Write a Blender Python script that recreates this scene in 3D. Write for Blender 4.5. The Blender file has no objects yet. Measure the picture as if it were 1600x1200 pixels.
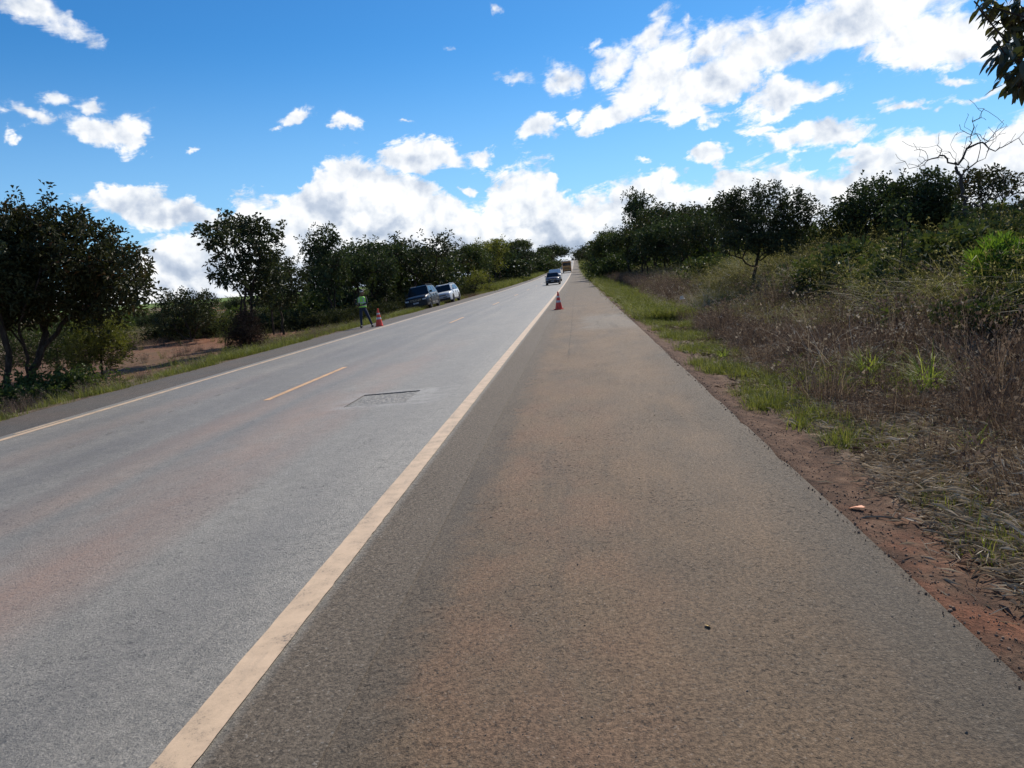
import bpy, bmesh, math, random
import numpy as np
from mathutils import Vector, Matrix

rng = np.random.default_rng(11)
random.seed(11)
C = bpy.context.scene.collection
scene = bpy.context.scene

# ------------------------------------------------------------------ camera
H = 1.7
FOC = 1200.0
YAW, PITCH, ROLL = math.radians(-5.4), math.radians(-8.08), math.radians(4.5)
_fw = np.array([math.sin(YAW)*math.cos(PITCH), math.cos(YAW)*math.cos(PITCH), math.sin(PITCH)])
_r = np.array([math.cos(YAW), -math.sin(YAW), 0.0])
_u = np.cross(_r, _fw)
CR = math.cos(ROLL)*_r - math.sin(ROLL)*_u
CU = math.sin(ROLL)*_r + math.cos(ROLL)*_u
cam_d = bpy.data.cameras.new('camera')
cam_d.lens = 27.0
cam_d.sensor_width = 36.0
cam_d.clip_start = 0.1
cam_d.clip_end = 9000
cam = bpy.data.objects.new('camera', cam_d)
C.objects.link(cam)
cam.matrix_world = Matrix(((CR[0], CU[0], -_fw[0], 0), (CR[1], CU[1], -_fw[1], 0), (CR[2], CU[2], -_fw[2], H), (0, 0, 0, 1)))
scene.camera = cam

def ray(px, py):
    d = _fw + (px-800)/FOC*CR + (600-py)/FOC*CU
    return d
def at(px, py, Y):
    d = ray(px, py)
    t = Y/d[1]
    return np.array([d[0]*t, Y, H+d[2]*t])

# ------------------------------------------------------------------ sun, view
SUN_AZ, SUN_EL = math.radians(25), math.radians(40)      # azimuth clockwise from +Y
SD = Vector((math.sin(SUN_AZ)*math.cos(SUN_EL), math.cos(SUN_AZ)*math.cos(SUN_EL), math.sin(SUN_EL)))
sl = bpy.data.lights.new('sun', 'SUN')
sl.energy = 5.0
sl.angle = math.radians(0.53)
sl.color = (1.0, 0.925, 0.81)
sun = bpy.data.objects.new('sun', sl)
C.objects.link(sun)
sun.rotation_euler = SD.to_track_quat('Z', 'Y').to_euler()
scene.view_settings.view_transform = 'Standard'
scene.view_settings.look = 'None'
scene.view_settings.exposure = 0.15
scene.view_settings.gamma = 1.0
scene.view_settings.use_curve_mapping = False
scene.render.engine = 'CYCLES'
scene.cycles.max_bounces = 6
scene.cycles.transparent_max_bounces = 6
scene.cycles.use_denoising = True

# ------------------------------------------------------------------ node expression helper
class N:
    """small wrapper so node maths can be written as python expressions"""
    def __init__(s, nt, sock): s.nt, s.s = nt, sock
    def _m(s, op, b=None, c=None, clamp=False):
        n = s.nt.nodes.new('ShaderNodeMath'); n.operation = op; n.use_clamp = clamp
        for i, v in enumerate((s, b, c)):
            if v is None: continue
            if isinstance(v, N): s.nt.links.new(v.s, n.inputs[i])
            else: n.inputs[i].default_value = v
        return N(s.nt, n.outputs[0])
    def __add__(s, o): return s._m('ADD', o)
    __radd__ = __add__
    def __sub__(s, o): return s._m('SUBTRACT', o)
    def __rsub__(s, o): return (s*-1.0)+o
    def __mul__(s, o): return s._m('MULTIPLY', o)
    __rmul__ = __mul__
    def __truediv__(s, o): return s._m('DIVIDE', o)
    def mx(s, o): return s._m('MAXIMUM', o)
    def mn(s, o): return s._m('MINIMUM', o)
    def smx(s, o, k): return s._m('SMOOTH_MAX', o, k)
    def pw(s, o): return s._m('POWER', o)
    def cl(s): return s._m('ADD', 0.0, clamp=True)
    def ss(s, a, b):
        n = s.nt.nodes.new('ShaderNodeMapRange'); n.interpolation_type = 'SMOOTHSTEP'
        s.nt.links.new(s.s, n.inputs[0])
        n.inputs[1].default_value = a; n.inputs[2].default_value = b
        n.inputs[3].default_value = 0; n.inputs[4].default_value = 1
        return N(s.nt, n.outputs[0])
def lk(nt, a, sock):
    if isinstance(a, N): nt.links.new(a.s, sock)
    elif isinstance(a, bpy.types.NodeSocket): nt.links.new(a, sock)
    else:
        if hasattr(sock.default_value, '__len__') and not isinstance(a, str):
            n = len(sock.default_value)
            a = tuple(a)[:n] + (1.0,)*(n-len(tuple(a)[:n]))
        sock.default_value = a
def xyz(nt, x, y, z):
    n = nt.nodes.new('ShaderNodeCombineXYZ')
    for i, v in enumerate((x, y, z)): lk(nt, v, n.inputs[i])
    return N(nt, n.outputs[0])
def sep(nt, v):
    n = nt.nodes.new('ShaderNodeSeparateXYZ'); lk(nt, v, n.inputs[0])
    return [N(nt, n.outputs[i]) for i in range(3)]
def noise(nt, v, scale, detail=5, rough=0.55, dist=0.0, lac=2.0):
    n = nt.nodes.new('ShaderNodeTexNoise'); lk(nt, v, n.inputs['Vector'])
    n.inputs['Scale'].default_value = scale; n.inputs['Detail'].default_value = detail
    n.inputs['Roughness'].default_value = rough; n.inputs['Distortion'].default_value = dist
    n.inputs['Lacunarity'].default_value = lac
    return N(nt, n.outputs['Fac'])
def voro(nt, v, scale, feature='F1', rand=1.0, out='Distance'):
    n = nt.nodes.new('ShaderNodeTexVoronoi'); lk(nt, v, n.inputs['Vector']); n.feature = feature
    n.inputs['Scale'].default_value = scale; n.inputs['Randomness'].default_value = rand
    return N(nt, n.outputs[out])
def mixc(nt, f, a, b, mode='MIX'):
    n = nt.nodes.new('ShaderNodeMix'); n.data_type = 'RGBA'; n.blend_type = mode
    lk(nt, f, n.inputs[0]); lk(nt, a, n.inputs[6]); lk(nt, b, n.inputs[7])
    return N(nt, n.outputs[2])
def ramp(nt, f, stops):
    n = nt.nodes.new('ShaderNodeValToRGB'); lk(nt, f, n.inputs[0])
    e = n.color_ramp.elements
    while len(e) < len(stops): e.new(0.5)
    for el, (p, c) in zip(e, stops):
        el.position = p; el.color = (*c, 1)
    return N(nt, n.outputs[0])

# ------------------------------------------------------------------ world: sky and clouds
W = bpy.data.worlds.new('World')
scene.world = W
W.use_nodes = True
wt = W.node_tree
wt.nodes.clear()
wo = wt.nodes.new('ShaderNodeOutputWorld')
bg = wt.nodes.new('ShaderNodeBackground')
wt.links.new(bg.outputs[0], wo.inputs[0])
SKY = 0.1
bg.inputs[1].default_value = SKY
st = wt.nodes.new('ShaderNodeTexSky')
st.sky_type = 'NISHITA'
st.sun_disc = False
st.sun_elevation = SUN_EL
st.sun_rotation = SUN_AZ
st.altitude = 900
st.air_density = 1.0
st.dust_density = 0.35
st.ozone_density = 2.5
hsv = wt.nodes.new('ShaderNodeHueSaturation')
hsv.inputs['Saturation'].default_value = 1.25
hsv.inputs['Value'].default_value = 1.12
wt.links.new(st.outputs[0], hsv.inputs['Color'])
skycol = mixc(wt, 1.0, N(wt, hsv.outputs[0]), (0.45, 0.80, 0.96), 'MULTIPLY')
tc = wt.nodes.new('ShaderNodeTexCoord')
dirv = N(wt, tc.outputs['Generated'])
dx, dy, dz = sep(wt, dirv)
az = dx._m('ARCTAN2', dy)
el = dz._m('ARCSINE')
_wn = wt.nodes.new('ShaderNodeTexNoise'); wt.links.new(dirv.s, _wn.inputs['Vector'])
_wn.inputs['Scale'].default_value = 11; _wn.inputs['Detail'].default_value = 5; _wn.inputs['Roughness'].default_value = .62
_wr, _wg, _wb = sep(wt, N(wt, _wn.outputs['Color']))
az0, el0 = az, el
az = az+(_wr-0.5)*0.11
el = el+(_wg-0.5)*0.07
def azel(px, py):
    d = ray(px, py); d = d/np.linalg.norm(d)
    return math.atan2(d[0], d[1]), math.asin(d[2])
# cumulus bank on the horizon: its top as a height over azimuth (photograph's skyline, carried on round the horizon)
bank = [(-120, 440), (60, 440), (140, 470), (185, 440), (215, 405), (250, 375), (290, 360), (335, 368), (370, 316), (430, 308), (480, 290), (510, 254), (545, 250), (585, 262), (640, 272),
        (690, 300), (735, 335), (765, 300), (800, 262), (845, 255), (885, 300), (930, 312), (975, 290), (1040, 280), (1095, 290), (1135, 258), (1210, 256),
        (1290, 262), (1350, 235), (1430, 212), (1520, 205), (1590, 185)]
pts = sorted([azel(x, y) for x, y in bank])
EL_MAX = 0.45
fc = wt.nodes.new('ShaderNodeFloatCurve')
cv = fc.mapping.curves[0]
A0 = pts[0][0]-0.25
A1 = pts[-1][0]+0.5
full = [(A0, 0.05)] + pts + [(pts[-1][0]+0.12, 0.2), (pts[-1][0]+0.28, 0.13), (A1, 0.05)]
cps = [((a-A0)/(A1-A0), max(0.0, e/EL_MAX)) for a, e in full]
while len(cv.points) < len(cps): cv.points.new(0.5, 0.5)
for p, (x, y) in zip(cv.points, cps):
    p.location = (x, y); p.handle_type = 'AUTO'
fc.mapping.use_clip = True
fc.mapping.update()
lk(wt, ((az-A0)*(1.0/(A1-A0))).cl(), fc.inputs['Value'])
banktop = N(wt, fc.outputs[0])*EL_MAX
# separate clouds: (px, py, rx, ry, angle in the picture, weight)
clouds = [(665, 251, 66, 28, 4, 1.1), (760, 240, 27, 12, 5, .8), (730, 303, 14, 8, 0, .6), (480, 286, 14, 7, 0, .4),
          (165, 208, 56, 22, -8, 1.05), (224, 211, 34, 27, 15, 1.05), (137, 173, 28, 14, 0, .9), (52, 188, 36, 17, -15, .8), (80, 163, 20, 13, 0, .7),
          (62, 22, 60, 22, -18, .95), (455, 187, 26, 13, 5, .8), (530, 198, 16, 9, 0, .7), (25, 213, 14, 7, 0, .35), (240, 335, 92, 26, -5, 1.05), (180, 308, 62, 17, 0, .75), (205, 358, 22, 8, 0, .4), (85, 296, 26, 6, 0, .25),
          (880, 125, 28, 24, 35, .8), (842, 205, 34, 24, 25, .95), (897, 186, 16, 14, 40, .7), (800, 124, 42, 10, -5, .35), (770, 16, 12, 9, 0, .4), (1078, 32, 14, 8, 0, .5), (935, 68, 14, 8, 0, .4),
          (950, 105, 40, 24, 35, .8), (1020, 120, 80, 34, 40, 1.05), (1010, 65, 45, 20, 40, .85), (1110, 130, 100, 36, 12, 0.95), (1140, 60, 70, 26, 24, .85), (1250, 150, 80, 26, 8, .9), (1240, 60, 110, 40, 22, 1.0),
          (1370, 30, 130, 40, 8, 1.0), (1480, 60, 110, 40, 5, .95), (1600, 55, 100, 45, 0, .95), (940, 190, 55, 20, 35, .75), (1090, 180, 60, 16, 0, .8), (1420, 165, 42, 13, 5, .5), (1445, 165, 22, 7, 0, .4), (1540, 140, 90, 14, 4, .45), (1320, 235, 60, 12, 5, .5), (1010, 250, 26, 9, 0, .35), (985, 135, 20, 12, 30, .5), (1200, 195, 60, 10, 0, .35), (700, 75, 10, 5, 0, .2), (300, 232, 16, 5, 0, .2),
          (1262, 210, 72, 18, 6, .9), (1118, 235, 26, 13, 8, .85), (1045, 280, 32, 14, 10, .8), (1240, 262, 40, 10, 0, .5), (1490, 118, 50, 10, 4, .4), (640, 188, 18, 5, 0, .2), (420, 200, 14, 6, 0, .25)]
mask = None
for cx, cy, rx, ry, an, w in clouds:
    a, e = azel(cx, cy)
    off = math.hypot(cx-800, cy-600)/FOC
    sc_ = FOC*(1+off*off)**0.5                 # a little smaller away from the axis
    th = math.radians(an)-ROLL
    ce = math.cos(e)
    u0, v0 = (az-a)*ce, el-e
    u = (u0*math.cos(th)+v0*math.sin(th))*(sc_/rx)
    v = (v0*math.cos(th)-u0*math.sin(th))*(sc_/ry)
    d = (1.0-(u*u+v*v)._m('SQRT'))*1.0 + (w-1.0)*0.9
    d = d*(min(rx, ry)/30.0)**0.4
    mask = d if mask is None else mask.mx(d)
mask = mask.mx(-1.6)
bankd = ((banktop-el)*26.0).mn(1.6).mx(-1.6)
# the rest of the sky, out of the picture: the same kind of scattered cumulus, noise driven
pcl = xyz(wt, dx/(dz.mx(0.0)+0.12), dy/(dz.mx(0.0)+0.12), 0.0)
gen = (noise(wt, pcl, 0.8, 4, .5)-0.66)*7.0
# only outside the picture's field of view (a cone round the view axis)
vd = wt.nodes.new('ShaderNodeVectorMath'); vd.operation = 'DOT_PRODUCT'
wt.links.new(dirv.s, vd.inputs[0]); vd.inputs[1].default_value = tuple(_fw)
outside = N(wt, vd.outputs['Value']).ss(0.80, 0.70)
gen = gen*outside - (1.0-outside)*3.0
genbank = ((noise(wt, xyz(wt, dx*2.2, dy*2.2, 0.0), 1.0, 2, .5)*0.26-el)*14.0).mn(1.2)*outside-(1.0-outside)*3.0
base = mask.mx(bankd).mx(gen).mx(genbank)
def puff(off):
    v = wt.nodes.new('ShaderNodeVectorMath'); v.operation = 'ADD'
    wt.links.new(dirv.s, v.inputs[0]); v.inputs[1].default_value = off
    vv = N(wt, v.outputs[0])
    n1 = noise(wt, vv, 13, 9, .56, 0.15)
    b1 = (noise(wt, vv, 22, 3, .5)-0.5)._m('ABSOLUTE')
    return (n1-0.5)*2.6 + (0.09-b1)*1.7
toS = (SD - Vector(_fw)*SD.dot(Vector(_fw))).normalized()
pf = puff((0, 0, 0))
pf2 = puff(tuple(toS*0.014))
pf3 = noise(wt, xyz(wt, dx, dy, dz*1.8), 12, 5, .5, 0.3)
wisp = noise(wt, xyz(wt, dx*1.0+dz*0.7, dy, dz*2.6-dx*0.6), 26, 8, .68, 0.5)
den = base*1.25 + pf*0.62 + (wisp-0.5)*2.2*(base.ss(.9, -.3)) + 0.12
wide = el0.ss(0.17, 0.26)
alpha = den.ss(-0.30, 0.70)*wide+den.ss(-0.10, 0.44)*(1.0-wide)
thick = den.ss(0.55, 2.3)
mid = noise(wt, dirv, 30, 5, .6, .2)
lit = ((pf-pf2)*1.0+0.80+(mid-0.5)*0.7)
low = el0.ss(0.16, 0.0)
shade = (lit - thick*(pf3.ss(0.44, 0.62))*0.5 - low*0.16*thick).cl()
ccol = ramp(wt, shade, [(0.0, (0.42, 0.50, 0.64)), (0.35, (0.60, 0.67, 0.79)), (0.62, (0.84, 0.88, 0.94)), (0.95, (1.10, 1.10, 1.10))])
ccol10 = mixc(wt, 1.0, ccol, (1.0/SKY*0.90,)*3, 'MULTIPLY')
# pale air just over the horizon
hz = el0.ss(0.30, -0.02)
skyh = mixc(wt, hz*0.62, skycol, (0.38/SKY, 0.60/SKY, 0.92/SKY))
lk(wt, mixc(wt, alpha*0.97, skyh, ccol10), bg.inputs[0])
W.cycles.sampling_method = 'MANUAL'
W.cycles.sample_map_resolution = 512

# ------------------------------------------------------------------ object helpers
def tag(o, label=None, cat=None, group=None, kind=None):
    if label: o['label'] = label
    if cat: o['category'] = cat
    if group: o['group'] = group
    if kind: o['kind'] = kind
    return o
def empty(name, loc=(0, 0, 0), rz=0.0, label=None, cat=None, group=None):
    o = bpy.data.objects.new(name, None)
    o.empty_display_size = 0.3
    C.objects.link(o); o.location = loc; o.rotation_euler = (0, 0, rz)
    return tag(o, label, cat, group)
def copy_tree(o, parent=None):
    c = o.copy(); C.objects.link(c)
    if parent is not None: c.parent = parent
    for ch in list(o.children): copy_tree(ch, c)
    return c
def mesh_np(name, V, F, mat, parent=None, smooth=False, mats=None, mi=None):
    """V (n,3), F (m,k) with fixed k"""
    V = np.asarray(V, dtype=np.float32); F = np.asarray(F, dtype=np.int32)
    me = bpy.data.meshes.new(name)
    me.vertices.add(len(V)); me.vertices.foreach_set('co', V.ravel())
    k = F.shape[1]
    me.loops.add(F.size); me.loops.foreach_set('vertex_index', F.ravel())
    me.polygons.add(len(F))
    me.polygons.foreach_set('loop_start', np.arange(0, F.size, k, dtype=np.int32))
    me.polygons.foreach_set('loop_total', np.full(len(F), k, dtype=np.int32))
    for m in (mats or [mat]): me.materials.append(m)
    if mi is not None: me.polygons.foreach_set('material_index', np.asarray(mi, dtype=np.int32))
    me.update(calc_edges=True)
    me.polygons.foreach_set('use_smooth', np.full(len(F), smooth))
    o = bpy.data.objects.new(name, me)
    C.objects.link(o)
    if parent is not None: o.parent = parent
    return o
class MB:
    """collects shapes; build() links them as one mesh object"""
    def __init__(s): s.v = []; s.f = []
    def add(s, vs, fs):
        b = len(s.v); s.v += [tuple(map(float, v)) for v in vs]; s.f += [tuple(i+b for i in f) for f in fs]; return s
    def box(s, x0, x1, y0, y1, z0, z1):
        vs = [(x, y, z) for z in (z0, z1) for y in (y0, y1) for x in (x0, x1)]
        return s.add(vs, [(0, 2, 3, 1), (4, 5, 7, 6), (0, 1, 5, 4), (2, 6, 7, 3), (0, 4, 6, 2), (1, 3, 7, 5)])
    def lathe(s, prof, n=16, axis='z', c=(0, 0, 0), cap=True):
        vs = []
        for r, h in prof:
            for i in range(n):
                a = 2*math.pi*i/n
                p = (r*math.cos(a), r*math.sin(a), h)
                if axis == 'x': p = (h, p[0], p[1])
                if axis == 'y': p = (p[0], h, p[1])
                vs.append((p[0]+c[0], p[1]+c[1], p[2]+c[2]))
        fs = []
        for j in range(len(prof)-1):
            for i in range(n):
                k = (i+1) % n
                fs.append((j*n+i, j*n+k, (j+1)*n+k, (j+1)*n+i))
        if cap:
            fs.append(tuple(range(n))[::-1]); fs.append(tuple((len(prof)-1)*n+i for i in range(n)))
        return s.add(vs, fs)
    def tube(s, pts, rad, n=8):
        vs, fs = tube_np([np.array(p, float) for p in pts], rad, n)
        return s.add(vs, fs)
    def build(s, name, mat, parent=None, smooth=False, bevel=0.0):
        me = bpy.data.meshes.new(name)
        me.from_pydata(s.v, [], s.f)
        bm = bmesh.new(); bm.from_mesh(me)
        bmesh.ops.recalc_face_normals(bm, faces=bm.faces)
        if bevel > 0:
            bmesh.ops.bevel(bm, geom=[e for e in bm.edges if len(e.link_faces) == 2 and e.calc_face_angle(0) > 0.5], offset=bevel, segments=2, affect='EDGES', clamp_overlap=True)
        bm.to_mesh(me); bm.free()
        me.materials.append(mat)
        if smooth:
            me.polygons.foreach_set('use_smooth', [True]*len(me.polygons))
            me.set_sharp_from_angle(angle=math.radians(38))
        me.update()
        o = bpy.data.objects.new(name, me); C.objects.link(o)
        if parent is not None: o.parent = parent
        return o
def tube_np(pts, rads, n=6):
    if not hasattr(rads, '__len__'): rads = [rads]*len(pts)
    vs = []; fs = []
    up = np.array([0.31, 0.17, 0.93])
    for i, p in enumerate(pts):
        t = pts[min(i+1, len(pts)-1)]-pts[max(i-1, 0)]
        t = t/(np.linalg.norm(t)+1e-9)
        a = np.cross(t, up); la = np.linalg.norm(a)
        if la < 1e-3: a = np.array([1., 0, 0]); la = 1
        a = a/la; b = np.cross(t, a)
        for k in range(n):
            an = 2*math.pi*k/n
            vs.append(p+rads[i]*(math.cos(an)*a+math.sin(an)*b))
    for i in range(len(pts)-1):
        for k in range(n):
            k2 = (k+1) % n
            fs.append((i*n+k, i*n+k2, (i+1)*n+k2, (i+1)*n+k))
    return vs, fs

# ------------------------------------------------------------------ material helpers
def new_mat(name):
    m = bpy.data.materials.new(name); m.use_nodes = True
    nt = m.node_tree
    b = nt.nodes['Principled BSDF']
    return m, nt, b
def objco(nt):
    g = nt.nodes.new('ShaderNodeTexCoord'); return N(nt, g.outputs['Object'])
def island(nt):
    g = nt.nodes.new('ShaderNodeNewGeometry'); return N(nt, g.outputs['Random Per Island'])
def objrand(nt):
    g = nt.nodes.new('ShaderNodeObjectInfo'); return N(nt, g.outputs['Random'])
def bump(nt, b, h, strength=0.5, dist=0.01):
    n = nt.nodes.new('ShaderNodeBump'); lk(nt, h, n.inputs['Height'])
    n.inputs['Strength'].default_value = strength; n.inputs['Distance'].default_value = dist
    nt.links.new(n.outputs[0], b.inputs['Normal'])
def simple(name, col, rough=0.6, metal=0.0, var=0.12, scale=6.0, coat=0.0, spec=0.5):
    m, nt, b = new_mat(name)
    n = noise(nt, objco(nt), scale, 5)
    c0 = tuple(max(0, c*(1-var*1.6)) for c in col); c1 = tuple(min(1, c*(1+var)) for c in col)
    lk(nt, mixc(nt, n, c0, c1), b.inputs['Base Color'])
    b.inputs['Roughness'].default_value = rough; b.inputs['Metallic'].default_value = metal
    b.inputs['Coat Weight'].default_value = coat; b.inputs['Coat Roughness'].default_value = 0.06
    b.inputs['Specular IOR Level'].default_value = spec
    return m
def leaf_mat(name, stops, trans=0.25, rough=0.5, spec=0.35, big=None, tint=(1.5, 1.6, 0.7)):
    m, nt, b = new_mat(name)
    r = island(nt)
    n = noise(nt, objco(nt), 1.1, 3)
    f = (r*0.65+n*0.7-0.17).cl()
    if big: f = (f*0.8+objrand(nt)*0.3-0.05).cl()
    col = ramp(nt, f, stops)
    lk(nt, col, b.inputs['Base Color'])
    b.inputs['Roughness'].default_value = rough
    b.inputs['Specular IOR Level'].default_value = spec
    tr = nt.nodes.new('ShaderNodeBsdfTranslucent')
    lk(nt, mixc(nt, 1.0, col, tint, 'MULTIPLY'), tr.inputs['Color'])
    mx = nt.nodes.new('ShaderNodeMixShader'); mx.inputs[0].default_value = trans
    out = nt.nodes['Material Output']
    nt.links.new(b.outputs[0], mx.inputs[1]); nt.links.new(tr.outputs[0], mx.inputs[2]); nt.links.new(mx.outputs[0], out.inputs[0])
    return m
# ------------------------------------------------------------------ terrain
def sst(a, b, x):
    t = np.clip((x-a)/(b-a), 0, 1); return t*t*(3-2*t)
def road_z(y):
    y = np.asarray(y, float)
    z = 3.5e-5*np.clip(y-60, 0, 490)**2
    over = np.clip(y-550, 0, None)
    z = z + 0.0343*over - 3.6e-4*np.clip(over, 0, 200)**2 - (2*3.6e-4*200)*np.clip(over-200, 0, 120)*0.5
    return np.where(y > 900, np.minimum(z, -3.0), z)
def cross(x):
    """height of the pavement over its width"""
    return np.where(x < -1.6, 0.02*(x+1.6), 0.0)
_ph = rng.uniform(0, 6.28, (14, 2)); _fr = rng.uniform(0.25, 2.4, 14); _dr = rng.uniform(0, 6.28, 14)
def wob(x, y):
    s = 0
    for i in range(14):
        s = s+np.sin((x*math.cos(_dr[i])+y*math.sin(_dr[i]))*_fr[i]+_ph[i, 0])/(1+_fr[i]*1.2)
    return s*0.25
RE, LE = 1.62, -10.45           # pavement edges
def ground_z(x, y):
    x = np.asarray(x, float); y = np.asarray(y, float)
    rz = road_z(y)
    # right-hand side
    r = x-RE
    zr = -0.045*sst(0, 0.35, r) - 0.06*sst(0.2, 1.2, r) + 0.10*sst(1.2, 3.0, r) + 0.55*sst(3.2, 11, r) + 0.9*sst(11, 40, r)
    zr = zr + wob(x, y)*0.11*sst(0.4, 3.0, r)
    l = LE-x
    zl = -0.19 - 0.03*sst(0, 0.3, l) - 0.25*sst(0.2, 2.4, l) - 0.15*sst(2, 8, l) - 0.2*sst(8, 30, l)
    zl = zl + wob(x, y)*0.13*sst(0.5, 4.0, l)
    zc = cross(x)-0.06
    z = np.where(x > RE-0.05, zr, np.where(x < LE+0.05, zl, zc))
    side = sst(18, 110, l)
    rzs = rz*(1-side)
    far = -1.1*sst(60, 400, l)
    bigw = np.sin(x*0.011+1)*np.cos(y*0.008)*0.5*sst(60, 300, l)
    rside = rz*(1-0.0*sst(60, 200, r))
    z = z + np.where(x < -5, rzs+far+bigw, rside)
    return z
def gz(x, y): return float(ground_z(np.array(x), np.array(y)))

def axis(parts):
    out = []
    for a, b, s in parts: out += list(np.arange(a, b, s))
    return np.array(out)
xs = np.concatenate([-axis([(10.5, 16, .25), (16, 30, .6), (30, 80, 2.5), (80, 400, 16), (400, 4000, 250)])[::-1], [-10.40, -8, -5, -2, 0, 1.2, 1.57],
                     axis([(1.62, 8, .10), (8, 16, .3), (16, 40, 1), (40, 200, 10), (200, 4000, 300)])])
ys = np.concatenate([[-600, -200, -80, -30, -12, -5], axis([(-2, 14, .12), (14, 40, .4), (40, 120, 1.5), (120, 700, 8), (700, 1000, 30), (1000, 6001, 500)])])
X, Y = np.meshgrid(xs, ys)
Z = ground_z(X, Y)
# fine crumble near the shoulder
fine = rng.normal(0, 1, X.shape)*0.016*sst(1.75, 2.1, X)*(Y < 16)*(Y > -3)*(X < 8)
Z = Z+fine
nx, ny = len(xs), len(ys)
idx = np.arange(nx*ny).reshape(ny, nx)
F = np.stack([idx[:-1, :-1], idx[:-1, 1:], idx[1:, 1:], idx[1:, :-1]], -1).reshape(-1, 4)

gm, nt, b = new_mat('soil_and_litter')
co = objco(nt)
gx, gy, gzz = sep(nt, co)
n1 = noise(nt, co, 0.55, 6, .6); n2 = noise(nt, co, 4.5, 6, .65); n3 = noise(nt, co, 38, 5, .7)
n4 = noise(nt, co, 0.06, 5, .6); n5 = noise(nt, co, 0.9, 4, .6)
litter = ramp(nt, n2, [(0.30, (0.045, 0.030, 0.022)), (0.46, (0.12, 0.085, 0.060)), (0.58, (0.22, 0.17, 0.12)), (0.72, (0.36, 0.30, 0.22))])
soil = ramp(nt, n2, [(0.3, (0.060, 0.034, 0.023)), (0.5, (0.125, 0.072, 0.046)), (0.7, (0.20, 0.125, 0.082))])
red = ramp(nt, n2, [(0.3, (0.12, 0.050, 0.030)), (0.6, (0.24, 0.10, 0.055))])
fstrip = gx.ss(2.45, 1.85)*gx.ss(-8.0, 0.0)
near = mixc(nt, (fstrip+(n1-0.42)*1.3).cl(), litter, soil)
nearred = mixc(nt, ((n5-0.52)*7).cl()*fstrip*gy.ss(9.0, 4.0), near, red)
# open field on the left: dry scrub, bare red soil, a green crop far out
fieldb = ramp(nt, (n1*0.5+n4*0.5), [(0.36, (0.07, 0.058, 0.032)), (0.5, (0.12, 0.098, 0.055)), (0.62, (0.15, 0.125, 0.065))])
fieldb = mixc(nt, ((n4-0.5)*8).cl()*0.8, fieldb, (0.27, 0.095, 0.045))
green = mixc(nt, n1, (0.10, 0.17, 0.035), (0.16, 0.22, 0.05))
crop = mixc(nt, (gx*-1.0).ss(170.0, 260.0), fieldb, green)
lft = gx.ss(-12.0, -14.5)
col = mixc(nt, lft, nearred, mixc(nt, (n5-0.3).ss(0.0, 0.35), mixc(nt, 0.75, litter, red), mixc(nt, 0.35, fieldb, red)))
col = mixc(nt, (gx*-1.0).ss(22.0, 45.0), col, crop)
rgt = gx.ss(9.0, 14.0)
col = mixc(nt, rgt, col, fieldb)
col = mixc(nt, gy.ss(60.0, 140.0)*0.7*gx.ss(0.0, 1.0), col, (0.06, 0.07, 0.03))
n6 = noise(nt, co, 16, 7, .8)
col = mixc(nt, n6.ss(0.53, 0.36)*0.85, col, mixc(nt, 0.75, col, (0.016, 0.011, 0.008)))
col = mixc(nt, n3.ss(0.60, 0.75)*0.35, col, (0.34, 0.25, 0.17))
lk(nt, col, b.inputs['Base Color'])
b.inputs['Roughness'].default_value = 0.95
b.inputs['Specular IOR Level'].default_value = 0.15
bump(nt, b, n3*0.5+n2*0.6+noise(nt, co, 120, 3, .6)*0.25, 0.9, 0.035)
ground = mesh_np('ground', np.stack([X, Y, Z], -1).reshape(-1, 3), F, gm, smooth=True)
tag(ground, kind='structure')

# ------------------------------------------------------------------ pavement
PY = axis([(-6, 20, .5), (20, 60, 2), (60, 620, 10), (620, 900, 20)])
def strip(name, xl, xr, mat, lift=0.0, yr=None, nxs=4, parent=None, jag=0.0, hole=None, smooth=False, side=None):
    yv = PY if yr is None else axis([(yr[0], yr[1], min(2.0, max(0.3, (yr[1]-yr[0])/4)))])
    if yr is not None: yv = np.append(yv, yr[1])
    if hole: yv = np.unique(np.concatenate([yv, hole[2:]]))
    xv = np.linspace(xl, xr, nxs)
    if hole: xv = np.unique(np.concatenate([xv, hole[:2]]))
    XX, YY = np.meshgrid(xv, yv)
    XX = XX.copy()
    if jag:
        e = side
        XX[:, e] += jag*(np.sin(YY[:, e]*1.7)+np.sin(YY[:, e]*4.3+1)+0.8*np.sin(YY[:, e]*9.1+2))*0.5 + rng.normal(0, jag*.45, len(yv))*(yv < 20)
    ZZ = road_z(YY)+cross(XX)+lift
    ii = np.arange(XX.size).reshape(XX.shape)
    q = np.stack([ii[:-1, :-1], ii[:-1, 1:], ii[1:, 1:], ii[1:, :-1]], -1)
    if hole:
        cx = (XX[:-1, :-1]+XX[1:, 1:])/2; cy = (YY[:-1, :-1]+YY[1:, 1:])/2
        keep = ~((cx > hole[0]) & (cx < hole[1]) & (cy > hole[2]) & (cy < hole[3]))
        q = q[keep]
    q = q.reshape(-1, 4)
    V = np.stack([XX, YY, ZZ], -1).reshape(-1, 3)
    # turned-down edges so the slab has a thickness
    if parent is None:
        n0 = len(V)
        L = V[ii[:, 0]].copy(); L[:, 2] -= 0.09; L[:, 0] -= 0.02; R = V[ii[:, -1]].copy(); R[:, 2] -= 0.09; R[:, 0] += 0.02
        V = np.concatenate([V, L, R]); m = len(yv)
        il = np.arange(n0, n0+m); ir = np.arange(n0+m, n0+2*m)
        q = np.concatenate([q, np.stack([il[:-1], ii[:-1, 0], ii[1:, 0], il[1:]], -1), np.stack([ii[:-1, -1], ir[:-1], ir[1:], ii[1:, -1]], -1)])
    o = mesh_np(name, V, q, mat, parent, smooth)
    return o

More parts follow.
